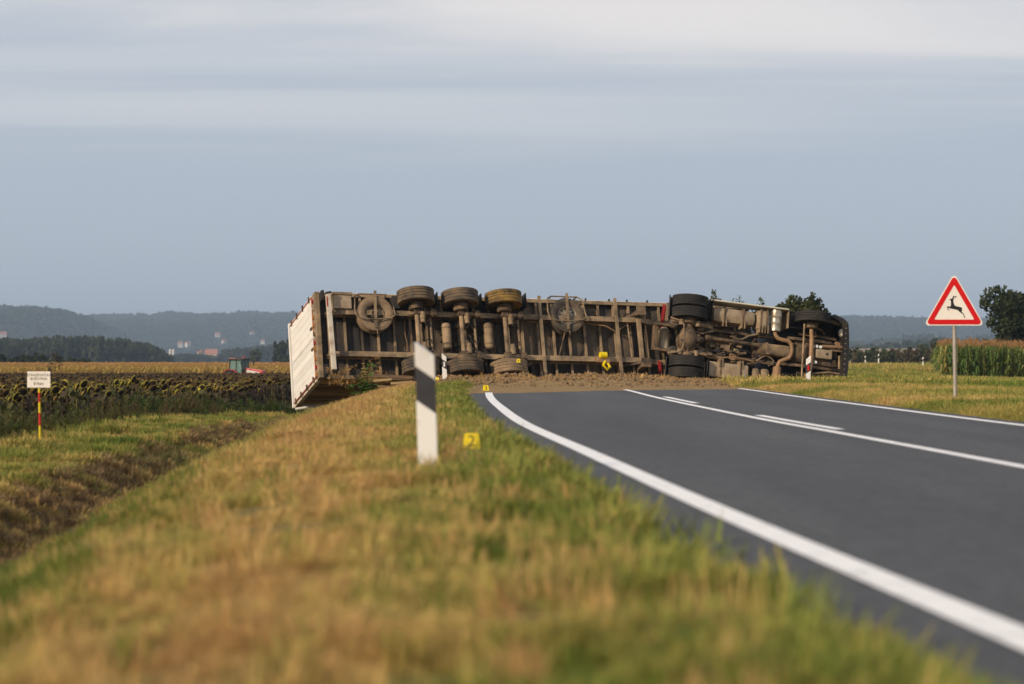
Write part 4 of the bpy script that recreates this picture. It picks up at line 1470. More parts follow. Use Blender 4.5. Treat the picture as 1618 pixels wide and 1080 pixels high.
        for (xa, za), (xb, zb) in zip(pts[:-1], pts[1:]):
            mb.add([(xa, s * 0.72, za), (xb, s * 0.72, zb), (xb, s * 1.22, zb), (xa, s * 1.22, za)], [(0, 1, 2, 3)])
        mb.add([(fx - 0.66, s * 0.72, 0.52)] + [(x_, s * 0.70, z_) for x_, z_ in pts[::-1]], [tuple(range(len(pts) + 1))])
        mb.build('wheel_arch', M['dark_plastic'], t)
        MB().bar((fx - 0.3, s * 0.60, 0.8), (fx + 0.9, s * 0.56, 0.8), 0.08, 0.06).build('cab_mount', M['muddy_steel'], t)
    q0, q1 = DP(1297, 551, 0.5), DP(1336, 556, 0.5)
    MB().tube([DP(1299, 547, 0.5), DP(1338, 549, 0.55)], 0.05, 10).build('steering_rod', M['rusty_pipe'], t, SM)
    MB().tube([DP(1312, 553, 0.55), DP(1336, 556, 0.6)], 0.03, 10).build('front_tube', M['dusty_steel'], t, SM)
    MB().tube([DP(1280, 590, 0.55), DP(1310, 588, 0.6), DP(1334, 592, 0.6)], 0.03, 10).build('front_tube', M['dusty_steel'], t, SM)
    MB().tube([DP(1326, 562, 0.62), DP(1326, 583, 0.62)], 0.04, 10).build('front_tube', M['dusty_steel'], t, SM)
    for p in ((1290, 547), (1296, 548), (1288, 572)):
        q = DP(*p, 0.5)
        MB().cyl((q.x, q.y, 0.46), (q.x, q.y, 0.62), 0.045, n=12).build('oil_filter', M['reflector_white'], t, SM)
    # bumper and cab front: a long curved shell
    end = DP(1341, 555, 0.4).x
    prof = []
    for yy in np.linspace(-1.23, 1.23, 25):
        k = abs(yy) / 1.23
        prof.append((end - 0.10 * k**2 - 0.42 * max(0, (k - 0.80) / 0.20)**2.2, yy))
    mb = MB()
    outer = prof
    inner = [(x - 0.17, y * 0.93) for x, y in prof]
    loop = outer + inner[::-1]
    mb.prism(loop, lambda a, b: (a, b, 0.36), lambda a, b: (a + 0.03, b, 1.10))
    bp = mb.build('bumper', M['dark_plastic'], t, 40)
    for k in range(14):
        yy = -1.0 + k * 0.155
        MB().cyl((end - 0.13, yy, 0.352), (end - 0.13, yy, 0.362), 0.02, n=8).build('fixing_bolt', M['dusty_steel'], bp)
    for (px, py, s) in ((1331, 525, -1),):
        q = DP(px, py, 0.50)
        hl = MB().lathe([(0.0, 0.0), (0.10, 0.0), (0.135, 0.10), (0.13, 0.20), (0.0, 0.22)], (q.x, q.y, 0.46), (0.3, 0, 1), 16).build('headlight', M['pale_bar'], t, SM)
    MB().lathe([(0.0, 0.0), (0.10, 0.0), (0.135, 0.10), (0.13, 0.20), (0.0, 0.22)], (end - 0.28, 0.92, 0.48), (0.3, 0, 1), 16).build('headlight', M['pale_bar'], t, SM)
    q = DP(1318, 507, 0.52)
    MB().bar((q.x - 0.30, q.y - 0.02, 0.60), (q.x + 0.28, q.y + 0.06, 0.60), 0.12, 0.2).build('step', M['dusty_steel'], t, None, 0.02)
    cabp = [(fx - 0.95, 1.15), (end - 0.14, 1.15), (end - 0.10, 1.9), (end - 0.30, 3.0), (end - 0.75, 3.7), (fx - 0.95, 3.75)]
    cb = MB().prism(cabp, lambda a, b: (a, -1.22, b), lambda a, b: (a, 1.22, b)).build('cab', M['cab_paint'], t, 40, 0.06)
    for s in (-1, 1):
        MB().span((fx - 0.1, s * 1.215, 2.1), (end - 0.45, s * 1.235, 2.85)).build('side_window', M['dark_window'], cb)
        MB().span((fx - 0.2, s * 1.215, 1.45), (fx - 0.05, s * 1.25, 1.52)).build('door_handle', M['dark_plastic'], cb)
    MB().add([(end - 0.085, -1.05, 2.05), (end - 0.085, 1.05, 2.05), (end - 0.275, 1.0, 2.95), (end - 0.275, -1.0, 2.95), (end - 0.125, -1.05, 2.05), (end - 0.125, 1.05, 2.05), (end - 0.315, 1.0, 2.95), (end - 0.315, -1.0, 2.95)], [(0, 1, 2, 3), (7, 6, 5, 4), (0, 4, 5, 1), (2, 6, 7, 3), (1, 5, 6, 2), (0, 3, 7, 4)]).build('windscreen', M['dark_window'], cb)
    MB().span((end - 0.15, -1.0, 1.18), (end - 0.05, 1.0, 1.75)).build('grille', M['dark_plastic'], cb, None, 0.02)
    MB().lathe([(0.0, 0.0), (0.45, 0.0), (0.48, 0.05), (0.40, 0.14), (0.0, 0.14)], (0.3, 0, 1.08), (0, 0, 1), 24).build('fifth_wheel', M['muddy_steel'], t, SM)
    # pipework along the frame
    rd = random.Random(21)
    for pts, r, mt in ((((1105, 560), (1130, 566), (1160, 564), (1190, 571)), 0.02, 'rusty_pipe'), (((1120, 552), (1145, 558), (1175, 553), (1200, 566)), 0.016, 'dark_plastic'), (((1155, 531), (1170, 536), (1185, 530), (1205, 527)), 0.03, 'dusty_steel'), (((1195, 570), (1210, 562), (1222, 570), (1214, 578)), 0.02, 'dusty_steel'), (((1290, 531), (1288, 522), (1296, 520), (1303, 528)), 0.018, 'rusty_pipe'), (((1180, 575), (1200, 573), (1222, 576)), 0.025, 'muddy_steel')):
        hose(t, [DP(x, y, 0.60 + 0.05 * (i % 2)) for i, (x, y) in enumerate(pts)], r, mt, 'pipe')
    for k in range(22):
        px, py = rd.uniform(1120, 1215), rd.uniform(538, 568)
        q = DP(px, py, rd.uniform(0.72, 0.9))
        MB().box(q, (rd.uniform(0.08, 0.28), rd.uniform(0.08, 0.22), rd.uniform(0.1, 0.2)), Euler((0, 0, rd.uniform(-0.3, 0.3))).to_matrix()).build('chassis_fitting', M[rd.choice(['muddy_steel', 'dusty_steel', 'rusty_pipe', 'dark_plastic'])], t, None, 0.012)
    for k in range(14):
        px, py = rd.uniform(1295, 1333), rd.uniform(528, 604)
        q = DP(px, py, rd.uniform(0.75, 0.95))
        MB().box(q, (rd.uniform(0.08, 0.25), rd.uniform(0.06, 0.2), rd.uniform(0.1, 0.2)), Euler((0, 0, rd.uniform(-0.5, 0.5))).to_matrix()).build('chassis_fitting', M[rd.choice(['muddy_steel', 'rusty_pipe', 'dark_plastic'])], t, None, 0.012)
    MB().span((fx - 0.95, -1.2, 1.10), (end - 0.16, 1.2, 1.148)).build('cab_floor', M['dark_plastic'], t)
    return t


build_trailer()
build_tractor_unit()

# ------------------------------------------------------------------ soil and litter round the wreck
def soil_patch():
    X = np.arange(-3.2, 8.6, 0.09)
    Y = np.arange(46, 73, 0.16)

    def zf(x, y):
        base = H(x, y)
        w = x - xr(y)
        onroad = Zroad(x, y)
        front = 50.5 + 0.95 * x + (fbm(x, y, 2.5, 5, 3) - 0.5) * 4.0 + 1.2 * (fbm(x, y, 0.5, 8, 2) - 0.5)
        t = sstep(0, 4.5, y - front) * sstep(-2.9, -1.6, x + (fbm(x, y, 0.8, 12, 2) - 0.5)) * (1 - sstep(6.6, 7.4, x))
        e = y - (67.6 + math.tan(TR_YAW) * (x + 5.45))
        pile = np.exp(-((e + 1.2) / 1.3)**2) * 0.085 + np.exp(-((e + 4.5) / 2.2)**2) * 0.05
        pile = pile * (1 - 0.75 * sstep(4.2, 5.6, x))
        h = 0.012 * t + t * pile * (0.1 + 2.2 * sstep(0.3, 0.7, fbm(x, y, 0.9, 21, 4))) + t * 0.05 * fbm(x, y, 0.35, 41, 3) * sstep(-9, -4, e)
        return np.where(t > 0.02, onroad + h + np.where(x < xl(y) - 0.3, 0.03, 0), -0.10)
    o = link_mesh('soil', grid_mesh('soil', X, Y, zf), None, [M['spilled_soil']])
    tag(o, 'brown soil ploughed onto the asphalt in front of the truck', kind='stuff')
    return zf


soil_z = soil_patch()


def clod_mesh(seed):
    bm = bmesh.new()
    bmesh.ops.create_icosphere(bm, subdivisions=2, radius=1)
    rd = random.Random(seed)
    off = Vector((rd.uniform(0, 50), rd.uniform(0, 50), 0))
    for v in bm.verts:
        n = float(vnoise(v.co.x * 1.3 + off.x + v.co.z, v.co.y * 1.3 + off.y - v.co.z, 0.8, seed))
        v.co *= 0.6 + 0.7 * n
        v.co.z *= 0.7
    me = bpy.data.meshes.new('clod')
    bm.to_mesh(me)
    bm.free()
    return me


CLOD = source_set('soil_clod', [(clod_mesh(i), [M['clod']]) for i in range(5)])


def clods():
    n = 2600
    x = RNG.uniform(-2.6, 7.4, n)
    e = -np.abs(RNG.normal(0, 4.2, n)) - 0.15
    y = 67.6 + math.tan(TR_YAW) * (x + 5.45) + e
    front = 51.0 + 0.95 * x
    ok = (y > front) & (y > 47)
    x, y, e = x[ok], y[ok], e[ok]
    s = RNG.lognormal(-3.5, 0.8, len(x)) * np.interp(-e, [0, 3, 10], [1.3, 1.0, 0.55])
    s = np.clip(s, 0.01, 0.075)
    z = np.maximum(soil_z(x, y), H(x, y)) + s * 0.2
    scatter('soil_clods', CLOD, np.column_stack([x, y, z]), s, RNG.random(len(x)), 'loose brown soil clods scattered in front of the truck', tilt=0.5)


clods()
# torn up dry grass and roots in the soil and along the foot of the trailer
n = 1100
x = RNG.uniform(-2.6, 6.6, n)
e = -np.abs(RNG.normal(0, 2.0, n)) - 0.1
y = 67.6 + math.tan(TR_YAW) * (x + 5.45) + e
ok = y > 52 + 0.95 * x
x, y = x[ok], y[ok]
z = np.where(x > -2.0, np.maximum(soil_z(x, y), H(x, y)), H(x, y))
scatter('torn_grass', GRASS_FAR, np.column_stack([x, y, z]), RNG.uniform(0.04, 0.10, len(x)), np.clip(RNG.normal(0.06, 0.15, len(x)), 0, 1), 'torn dry grass and roots at the foot of the trailer', tilt=0.7)
xs = np.concatenate([RNG.normal(at(585, 0, 67.3).x, 0.22, 50), RNG.normal(at(535, 0, 67.3).x, 0.16, 26)])
zs = np.concatenate([np.abs(RNG.normal(0, 0.25, 50)) + 0.10, RNG.uniform(0.0, 0.40, 26)])
ys = 67.75 + math.tan(TR_YAW) * (xs + 5.45) - RNG.uniform(0.0, 0.35, len(xs))
scatter('torn_grass', GRASS_FAR, np.column_stack([xs, ys, zs]), RNG.uniform(0.06, 0.13, len(xs)), np.clip(RNG.normal(0.05, 0.08, len(xs)), 0, 1), 'matted dry grass caught on the underside of the trailer', tilt=1.2)


def plank(p0, p1, w, h, mat, label, up=(0, 0, 1), split=0.12):
    """a snapped board: one end is splintered to a slant"""
    p0, p1 = Vector(p0), Vector(p1)
    d = (p1 - p0)
    L = d.length
    x = d.normalized()
    y = Vector(up).cross(x).normalized()
    z = x.cross(y)
    rd = random.Random(int(abs(p0.x * 1000)))
    out = [(0, -w / 2), (L - split, -w / 2), (L - split * rd.uniform(0.2, 0.8), -w / 6), (L, w * rd.uniform(-0.1, 0.1)), (L - split * rd.uniform(0.3, 0.7), w / 5), (L - split * 0.4, w / 2), (0.02, w / 2)]
    mb = MB()
    mb.prism(out, lambda a, b: p0 + x * a + y * b - z * h / 2, lambda a, b: p0 + x * a + y * b + z * h / 2)
    o = mb.build('broken_plank', M[mat])
    return tag(o, label, 'plank', 'broken planks at the foot of the trailer')


fd = 67.2
for (a, b, dd, w, mat, label) in (
        ((582, 593), (655, 597), 0.0, 0.20, 'wood_board', 'long brown plank lying along the trailer foot beside the white post'),
        ((590, 602), (622, 599), -0.25, 0.12, 'pale_board', 'short pale splintered plank behind the leafy weed'),
        ((617, 606), (655, 603), -0.35, 0.14, 'pale_board', 'pale snapped plank under the rear axle next to the marker post'),
        ((596, 610), (630, 613), -0.5, 0.14, 'wood_board', 'dark snapped plank poking out of the dry grass'),
        ((626, 615), (650, 609), -0.6, 0.10, 'wood_board', 'small tilted board end in the grass by the rear axle'),
        ((466, 646), (488, 643), 0.2, 0.10, 'skirt_panel', 'short whitish board under the trailer roof corner')):
    pa, pb = at(a[0], a[1], fd + dd + (a[0] - 560) * 0.006), at(b[0], b[1], fd + dd + (b[0] - 560) * 0.006)
    plank(pa, pb, w, 0.03, mat, label, up=(0, -0.5, 1))


# ------------------------------------------------------------------ roadside posts, markers and signs
def delineator(px, py_base, d, tall, lean, label, reflector=None, side_face=True, thick=0.10, w=0.125):
    """flat white guide post with slanted top and slanted black band; red or white reflector"""
    base = at(px, py_base, d)
    t = empty('delineator_post', base)
    t.rotation_euler = (0, lean, 0)
    tag(t, label, 'guide post')
    hw = w / 2
    sl = w * 0.36 * (1 if px < 1000 else -1)
    zb0, zb1 = tall * 0.50, tall * 0.79

    def piece(name, z0, z1, s0, s1, mat, grow=0.0):
        hb = hw + grow
        poly = [(-hb, z0 + s0), (hb, z0 - s0), (hb, z1 - s1), (-hb, z1 + s1)]
        mb = MB()
        y0 = -thick / 2 - grow
        # front face full width, the sides taper towards the back
        mb.add([(a, y0, b) for a, b in poly] + [(a * 0.72, thick / 2 + grow, b) for a, b in poly], [(0, 1, 2, 3), (7, 6, 5, 4), (0, 4, 5, 1), (1, 5, 6, 2), (2, 6, 7, 3), (3, 7, 4, 0)])
        return mb.build(name, M[mat], t, None, 0.006)
    piece('post_foot', -0.25, zb0, 0.0, sl, 'post_white')
    band = piece('black_band', zb0, zb1, sl, sl, 'post_black', 0.001)
    piece('post_head', zb1, tall, sl, sl, 'post_white')
    if reflector:
        zc = (zb0 + zb1) / 2
        MB().box((0, -thick / 2 - 0.006, zc), (w * 0.36, 0.012, (zb1 - zb0) * 0.62)).build('reflector', M[reflector], band, None, 0.002)
    return t


delineator(677, 734, 15.3, 0.735, R(-1.9), 'large white guide post with plain black band on the grass verge')
delineator(703, 602, 66.0, 0.72, R(-2), 'white guide post with small white reflector standing before the trailer axles', 'reflector_white')
delineator(1276, 611, 62.6, 0.76, R(1.5), 'white guide post with red reflector in the grass before the truck cab', 'reflector_red')
delineator(1367, 574, 262, 0.80, 0, 'tiny distant guide post farther from the corn, in the bend beyond the truck', None)
delineator(1388, 573, 235, 0.85, 0, 'small distant guide post in the meadow where the road bends away', None)
delineator(1458, 577, 225, 0.75, 0, 'small distant guide post beside the left end of the corn', None)


def text(s, size, parent, loc, rot, mat, name='lettering', ext=0.0006):
    c = bpy.data.curves.new(name, 'FONT')
    c.body = s
    c.size = size
    c.align_x = 'CENTER'
    c.align_y = 'CENTER'
    c.extrude = ext
    c.materials.append(M[mat])
    tmp = bpy.data.objects.new('tmp', c)
    COL.objects.link(tmp)
    dg = bpy.context.evaluated_depsgraph_get()
    me = bpy.data.meshes.new_from_object(tmp.evaluated_get(dg))
    bpy.data.objects.remove(tmp)
    o = link_mesh(name, me)
    o.parent = parent
    o.location = loc
    o.rotation_euler = rot
    return o


def evidence_marker(p, s, digit, label, rz=0.0):
    """folded yellow plastic tent with a number"""
    t = empty('evidence_marker', p, rz)
    tag(t, label, 'marker', 'yellow numbered evidence markers')
    w, wt, h, dpt = s, s * 0.76, s * 0.86, s * 0.34
    th = 0.003
    for k in (-1, 1):
        mb = MB()
        f = [(-w / 2, k * dpt, 0), (w / 2, k * dpt, 0), (wt / 2, k * 0.002, h), (-wt / 2, k * 0.002, h)]
        b = [(x, y - k * th, z) for x, y, z in f]
        mb.add(f + b, [(0, 1, 2, 3), (7, 6, 5, 4), (0, 4, 5, 1), (1, 5, 6, 2), (2, 6, 7, 3), (3, 7, 4, 0)])
        mb.build('panel', M['yellow_plastic'], t)
    ang = math.atan2(h, dpt)
    text(digit, s * 0.95, t, (0, -dpt * 0.5 - 0.003, h * 0.47), (ang, 0, 0), 'black_paint', 'number')
    return t


p0 = at(745, 728, 17.0)
evidence_marker((p0.x, 17.0, hz(p0.x, 17.0) + 0.05), 0.125, '2', 'yellow evidence marker with a 2 in the green grass beside the large post')
p0 = at(767.5, 617.5, 51.5)
evidence_marker((p0.x, 51.5, max(hz(p0.x, 51.5), float(soil_z(np.array(p0.x), np.array(51.5)))) + 0.03), 0.135, '3', 'yellow evidence marker on the brown soil where the road edge line ends', 0.2)
p0 = at(691, 604.5, 65.4)
evidence_marker((p0.x, 65.4, p0.z + 0.05), 0.115, '1', 'yellow evidence marker at the foot of the post before the trailer axles', -0.2)
p0 = TP(819, 572.5, 0.02)
p0 = MT @ p0
evidence_marker((p0.x, p0.y, p0.z), 0.125, '4', 'yellow evidence marker resting on the lowest muddy tyre of the third trailer axle')


def rounded_tri(side, r, n=6):
    """outline of an upright equilateral triangle with round corners, centred on its base line"""
    h = side * math.sqrt(3) / 2
    C = [(-side / 2, 0), (side / 2, 0), (0, h)]
    cen = (0, h / 3)
    out = []
    for (cx, cy), a0 in zip(C, (210, 330, 90)):
        k = r * 2
        dx, dy = cen[0] - cx, cen[1] - cy
        dl = math.hypot(dx, dy)
        ox, oy = cx + dx / dl * k, cy + dy / dl * k
        for i in range(n + 1):
            a = R(a0 - 60 + 120 * i / n)
            out.append((ox + r * math.cos(a), oy + r * math.sin(a)))
    return out


def deer_sign():
    d = 37.4
    base = at(1509, 634, d)
    t = empty('warning_sign', (base.x, d, base.z))
    tag(t, 'triangular red and white warning sign with leaping deer on a thin grey pole', 'road sign')
    sc = F / d
    hb = (634 - 514) / sc
    side = 96 / sc
    yf = -0.035
    MB().tube([(-0.0, 0, -0.3), (0.0, 0, 0.25), (-0.02, 0, hb + side * 0.75)], 0.031, 14).build('pole', M['galvanised'], t, 60)
    dx = -2 / sc

    def layer(name, pts, y0, y1, mat, parent):
        mb = MB()
        mb.prism(pts, lambda a, b: (a + dx, y0, b + hb), lambda a, b: (a + dx, y1, b + hb))
        return mb.build(name, M[mat], parent)
    outer = rounded_tri(side, 0.045)
    cx, cy = 0, side * math.sqrt(3) / 6

    def shrink(pts, f, up=0.0):
        return [((x - cx) * f + cx, (y - cy) * f + cy + up) for x, y in pts]
    plate = layer('plate', outer, yf, yf - 0.004, 'sign_white', t)
    ro = shrink(rounded_tri(side, 0.045), 0.94)
    ri = rounded_tri(side * 0.66, 0.012)
    ri = [(x, y + (cy - side * 0.66 * math.sqrt(3) / 6)) for x, y in ri]
    n = len(ro)
    y0, y1 = yf - 0.0045, yf - 0.0065
    mb = MB()
    vs = [(x + dx, y1, y + hb) for x, y in ro] + [(x + dx, y1, y + hb) for x, y in ri] + [(x + dx, y0, y + hb) for x, y in ro] + [(x + dx, y0, y + hb) for x, y in ri]
    fs = []
    for k in range(n):
        k2 = (k + 1) % n
        fs += [(k, k2, n + k2, n + k), (2 * n + k, 3 * n + k, 3 * n + k2, 2 * n + k2), (k, 2 * n + k, 2 * n + k2, k2), (n + k, n + k2, 3 * n + k2, 3 * n + k)]
    mb.add(vs, fs)
    mb.build('red_border', M['sign_red'], plate)
    # leaping deer, outline measured in a 1276 px enlargement of the sign
    deer = [(575, 492), (600, 484), (618, 478), (638, 462), (634, 440), (645, 434), (652, 446), (690, 438), (696, 448), (684, 458), (656, 458), (650, 480), (640, 500), (646, 545), (660, 582), (690, 596), (740, 606), (768, 614), (778, 626), (775, 668), (770, 680), (790, 702), (806, 716), (808, 740), (826, 770), (820, 780), (806, 764), (794, 722), (764, 702), (738, 684), (712, 656), (680, 648), (640, 640), (600, 632), (572, 622), (558, 622), (566, 640), (584, 656), (570, 662), (552, 642), (542, 606), (552, 598), (600, 600), (604, 580), (606, 520), (596, 500)]
    u = 130.0 / 1276 / sc
    pts = [((x - 656) * u, (895 - y) * u) for x, y in deer]
    mb = MB()
    mb.prism(pts, lambda a, b: (a + dx, yf - 0.0045, b + hb), lambda a, b: (a + dx, yf - 0.0065, b + hb))
    mb.build('deer_symbol', M['black_paint'], plate)
    for zz in (side * 0.22, side * 0.52):
        MB().span((-0.06 + dx, -0.034, hb + zz - 0.02), (0.06 + dx, 0.036, hb + zz + 0.02)).build('clamp', M['galvanised'], t)


deer_sign()


def well_sign():
    d = 34.0
    base = at(64, 704, d)
    gz = hz(base.x, d)
    sc = F / d
    t = empty('field_sign', (base.x, d, gz))
    tag(t, 'small white lettered board on a red and yellow striped pole by the sunflowers', 'sign')
    top = at(61, 585, d).z - gz
    zplate0, zplate1 = at(0, 612, d).z - gz, at(0, 586.5, d).z - gz
    cuts = [at(0, y, d).z - gz for y in (694, 672, 652, 635, 620, 605)]
    seg = [-0.25] + cuts + [top]
    mats = ['red_paint', 'pole_yellow', 'red_paint', 'pole_yellow', 'red_paint', 'pole_yellow', 'red_paint']
    for k, (a, b) in enumerate(zip(seg[:-1], seg[1:])):
        lx = lambda z: -0.022 * (z / top)
        MB().cyl((lx(a), 0, a), (lx(b), 0, b), 0.0165, n=12).build('pole_band', M[mats[k]], t, SM)
    w = 36.5 / sc
    cz = (zplate0 + zplate1) / 2
    pl = MB().box((-0.018, -0.026, cz), (w, 0.006, zplate1 - zplate0)).build('board', M['sign_white'], t, None, 0.002)
    hgt = zplate1 - zplate0
    y = -0.0298
    for s, dz, sz in (('ISTRAŽIVAČKA', 0.27, 0.052), ('BUŠOTINA', 0.04, 0.050), ('Erban', -0.25, 0.062)):
        text(s, sz, pl, (-0.018, y, cz + dz * hgt), (R(90), 0, 0), 'black_paint', 'lettering', 0.0008)
    for zz in (-0.3, 0.3):
        MB().span((-0.045, -0.022, cz + zz * hgt - 0.008), (0.01, 0.018, cz + zz * hgt + 0.008)).build('clamp', M['galvanised'], t)
    # cut dry grass heaped round its foot
    n = 70
    x = base.x + RNG.normal(0, 0.13, n)
    yy = d + RNG.normal(0, 0.13, n)
    scatter('cut_grass', GRASS, np.column_stack([x, yy, H(x, yy)]), RNG.uniform(0.08, 0.19, n), np.clip(RNG.normal(0.03, 0.05, n), 0, 1), 'heap of cut dry grass round the foot of the striped pole', tilt=0.9)


well_sign()


# ------------------------------------------------------------------ weeds, sunflowers and corn
def weed_mesh(seed):
    """feathery upright weed: stems with short whorled leaves"""
    rd = random.Random(seed)
    mb = MB()
    for s in range(6):
        a, r = rd.uniform(0, 6.283), rd.uniform(0, 0.22)
        x, y = r * math.cos(a), r * math.sin(a)
        h = rd.uniform(0.6, 1.0)
        lx, ly = rd.uniform(-0.15, 0.15), rd.uniform(-0.15, 0.15)
        mb.tube([(x, y, -0.05), (x + lx * 0.5, y + ly * 0.5, h * 0.5), (x + lx, y + ly, h)], [0.008, 0.006, 0.003], 3, caps=False)
        for k in range(30):
            t = rd.uniform(0.12, 1.0)
            b = (x + lx * t, y + ly * t, h * t)
            blade(mb, b, rd.uniform(0.10, 0.24) * (1.25 - t * 0.7), 0.028, rd.uniform(0.5, 1.0), rd.uniform(0, 6.283), 0.3)
    me = bpy.data.meshes.new('weed')
    me.from_pydata(mb.v, [], mb.f)
    return me


WEED = source_set('tall_weed', [(weed_mesh(i), [M['weed_leaf']]) for i in range(5)])
p = sample(27, 84, lambda y: 7.5, lambda y: xl(y) - 9.6, lambda y: xl(y) - 7.1, 2)
v_ = xl(p[:, 1]) - p[:, 0]
size = np.interp(v_, [7.0, 8.0, 9.5], [0.35, 0.62, 0.78]) * RNG.uniform(0.6, 1.1, len(p)) * (0.55 + 0.75 * fbm(p[:, 0], p[:, 1], 3.5, 91, 2))
tint = np.clip(0.48 + (fbm(p[:, 0], p[:, 1], 3, 92, 2) - 0.5) * 1.5 + RNG.normal(0, 0.12, len(p)), 0, 1)
scatter('tall_weeds', WEED, with_z(p), size, tint, 'tall feathery green weeds between the mown strip and the sunflowers', tilt=0.08)


def sunflower_mesh(seed):
    rd = random.Random(seed)
    mb = MB()
    h = rd.uniform(1.12, 1.30)
    lean = rd.uniform(-0.06, 0.06)
    hook = 0.13
    az = rd.uniform(-0.7, 0.5)             # heads hang towards the road
    d = Vector((math.cos(az - 0.9), math.sin(az - 0.9), 0))
    P = [Vector((0, 0, -0.1)), Vector((lean * 0.5, 0, h * 0.5)), Vector((lean, 0, h * 0.92)), Vector((lean, 0, h)) + d * 0.05, Vector((lean, 0, h - 0.01)) + d * hook, Vector((lean, 0, h - 0.07)) + d * (hook + 0.05)]
    mb.tube(P, [0.016, 0.014, 0.012, 0.011, 0.012, 0.02], 5, 0, False)
    c = P[-1]
    ax = (d * rd.uniform(0.9, 1.8) + Vector((0, 0, -rd.uniform(0.5, 1.0)))).normalized()
    r = rd.uniform(0.070, 0.098)
    mb.lathe([(0.02, -0.01), (r * 0.7, 0.0), (r, 0.02), (r * 0.99, 0.032)], c, ax, 14, 1)          # back of the head
    mb.lathe([(r * 0.97, 0.032), (r * 0.6, 0.05), (0.0, 0.055)], c, ax, 14, 3)                      # seed disc
    a = ax.orthogonal().normalized()
    b = ax.cross(a)
    for k in range(18):                                                                            # bracts round the rim
        t = 6.283 * k / 18
        rad = a * math.cos(t) + b * math.sin(t)
        tan = ax.cross(rad)
        q = c + rad * r * 0.93 + ax * 0.02
        tip = c + rad * (r + rd.uniform(0.015, 0.035)) + ax * rd.uniform(-0.01, 0.04)
        mb.add([q - tan * 0.018, q + tan * 0.018, tip], [(0, 1, 2)], 1)
    for k in range(9):                                                                             # shrivelled leaves
        t = 0.30 + 0.62 * k / 9
        z = h * t
        an = rd.uniform(0, 6.283)
        o = Vector((math.cos(an), math.sin(an), 0))
        s = Vector((-o.y, o.x, 0))
        l, w = rd.uniform(0.12, 0.22), rd.uniform(0.05, 0.10)
        p0 = Vector((lean * t, 0, z))
        p1 = p0 + o * l * 0.5 + Vector((0, 0, 0.01))
        p2 = p0 + o * l * 0.75 - Vector((0, 0, l * 0.55))
        p3 = p0 + o * l * 0.7 - Vector((0, 0, l * 1.1))
        mb.add([p0, p1 - s * w, p1 + s * w, p2 - s * w * 0.7, p2 + s * w * 0.7 + o * 0.02, p3], [(0, 1, 2), (1, 3, 4, 2), (3, 5, 4)], 2)
    me = bpy.data.meshes.new('sunflower')
    me.from_pydata(mb.v, [], mb.f)
    me.polygons.foreach_set('material_index', mb.m)
    return me


SUN_MATS = [M['sunflower_stem'], M['sunflower_bract'], M['sunflower_dead_leaf'], M['sunflower_disc']]
sf_meshes = [sunflower_mesh(100 + i) for i in range(8)]
SUNF = source_set('sunflower_plant', [(m, SUN_MATS) for m in sf_meshes])
# front rows: each plant an object of its own
p = sample(36, 92, lambda y: 3.6, lambda y: xl(y) - 12.0, lambda y: xl(y) - 9.3, 0.6)
vis = np.abs(p[:, 0] / p[:, 1]) < 0.222
p = p[vis]
order = np.argsort(p[:, 1])
p = p[order]
keep = p[:300]
rest_front = p[300:]
for i, (x, y) in enumerate(keep):
    o = bpy.data.objects.new('sunflower', sf_meshes[i % 8])
    COL.objects.link(o)
    s = random.uniform(0.86, 1.08)
    o.location = (x, y, hz(x, y))
    o.rotation_euler = (random.gauss(0, 0.04), random.gauss(0, 0.04), random.gauss(0, 0.5))
    o.scale = (s * 1.1, s * 1.1, s)
    o['tint'] = min(1.0, max(0.15, random.gauss(0.76, 0.28)))
    tag(o, 'withered sunflower with drooping dark head in the front rows of the field', 'sunflower', 'sunflowers in the front rows')


def sun_tint(x, y):
    v = xl(y) - x
    return np.clip(np.interp(v, [9, 12, 18, 40], [0.7, 0.42, 0.16, 0.05]) + RNG.normal(0, 0.18, len(x)) + (fbm(x, y, 9, 61, 2) - 0.5) * 0.6, 0, 1)


q = sample(40, 245, lambda y: 4.4 * min(1, (60 / y) ** 0.7), lambda y: -1000.0, lambda y: xl(y) - 12.0, 3)
q = np.concatenate([q, rest_front])
s_ = RNG.uniform(0.86, 1.08, len(q)) * np.interp(q[:, 1], [60, 240], [1.0, 1.12])
scatter('sunflower_field', SUNF, with_z(q), np.stack([s_ * 1.12, s_ * 1.12, s_], 1), sun_tint(q[:, 0], q[:, 1]), 'field of withered dark sunflowers beyond the weeds', tilt=0.05, rotz=RNG.normal(0, 0.5, len(q)))


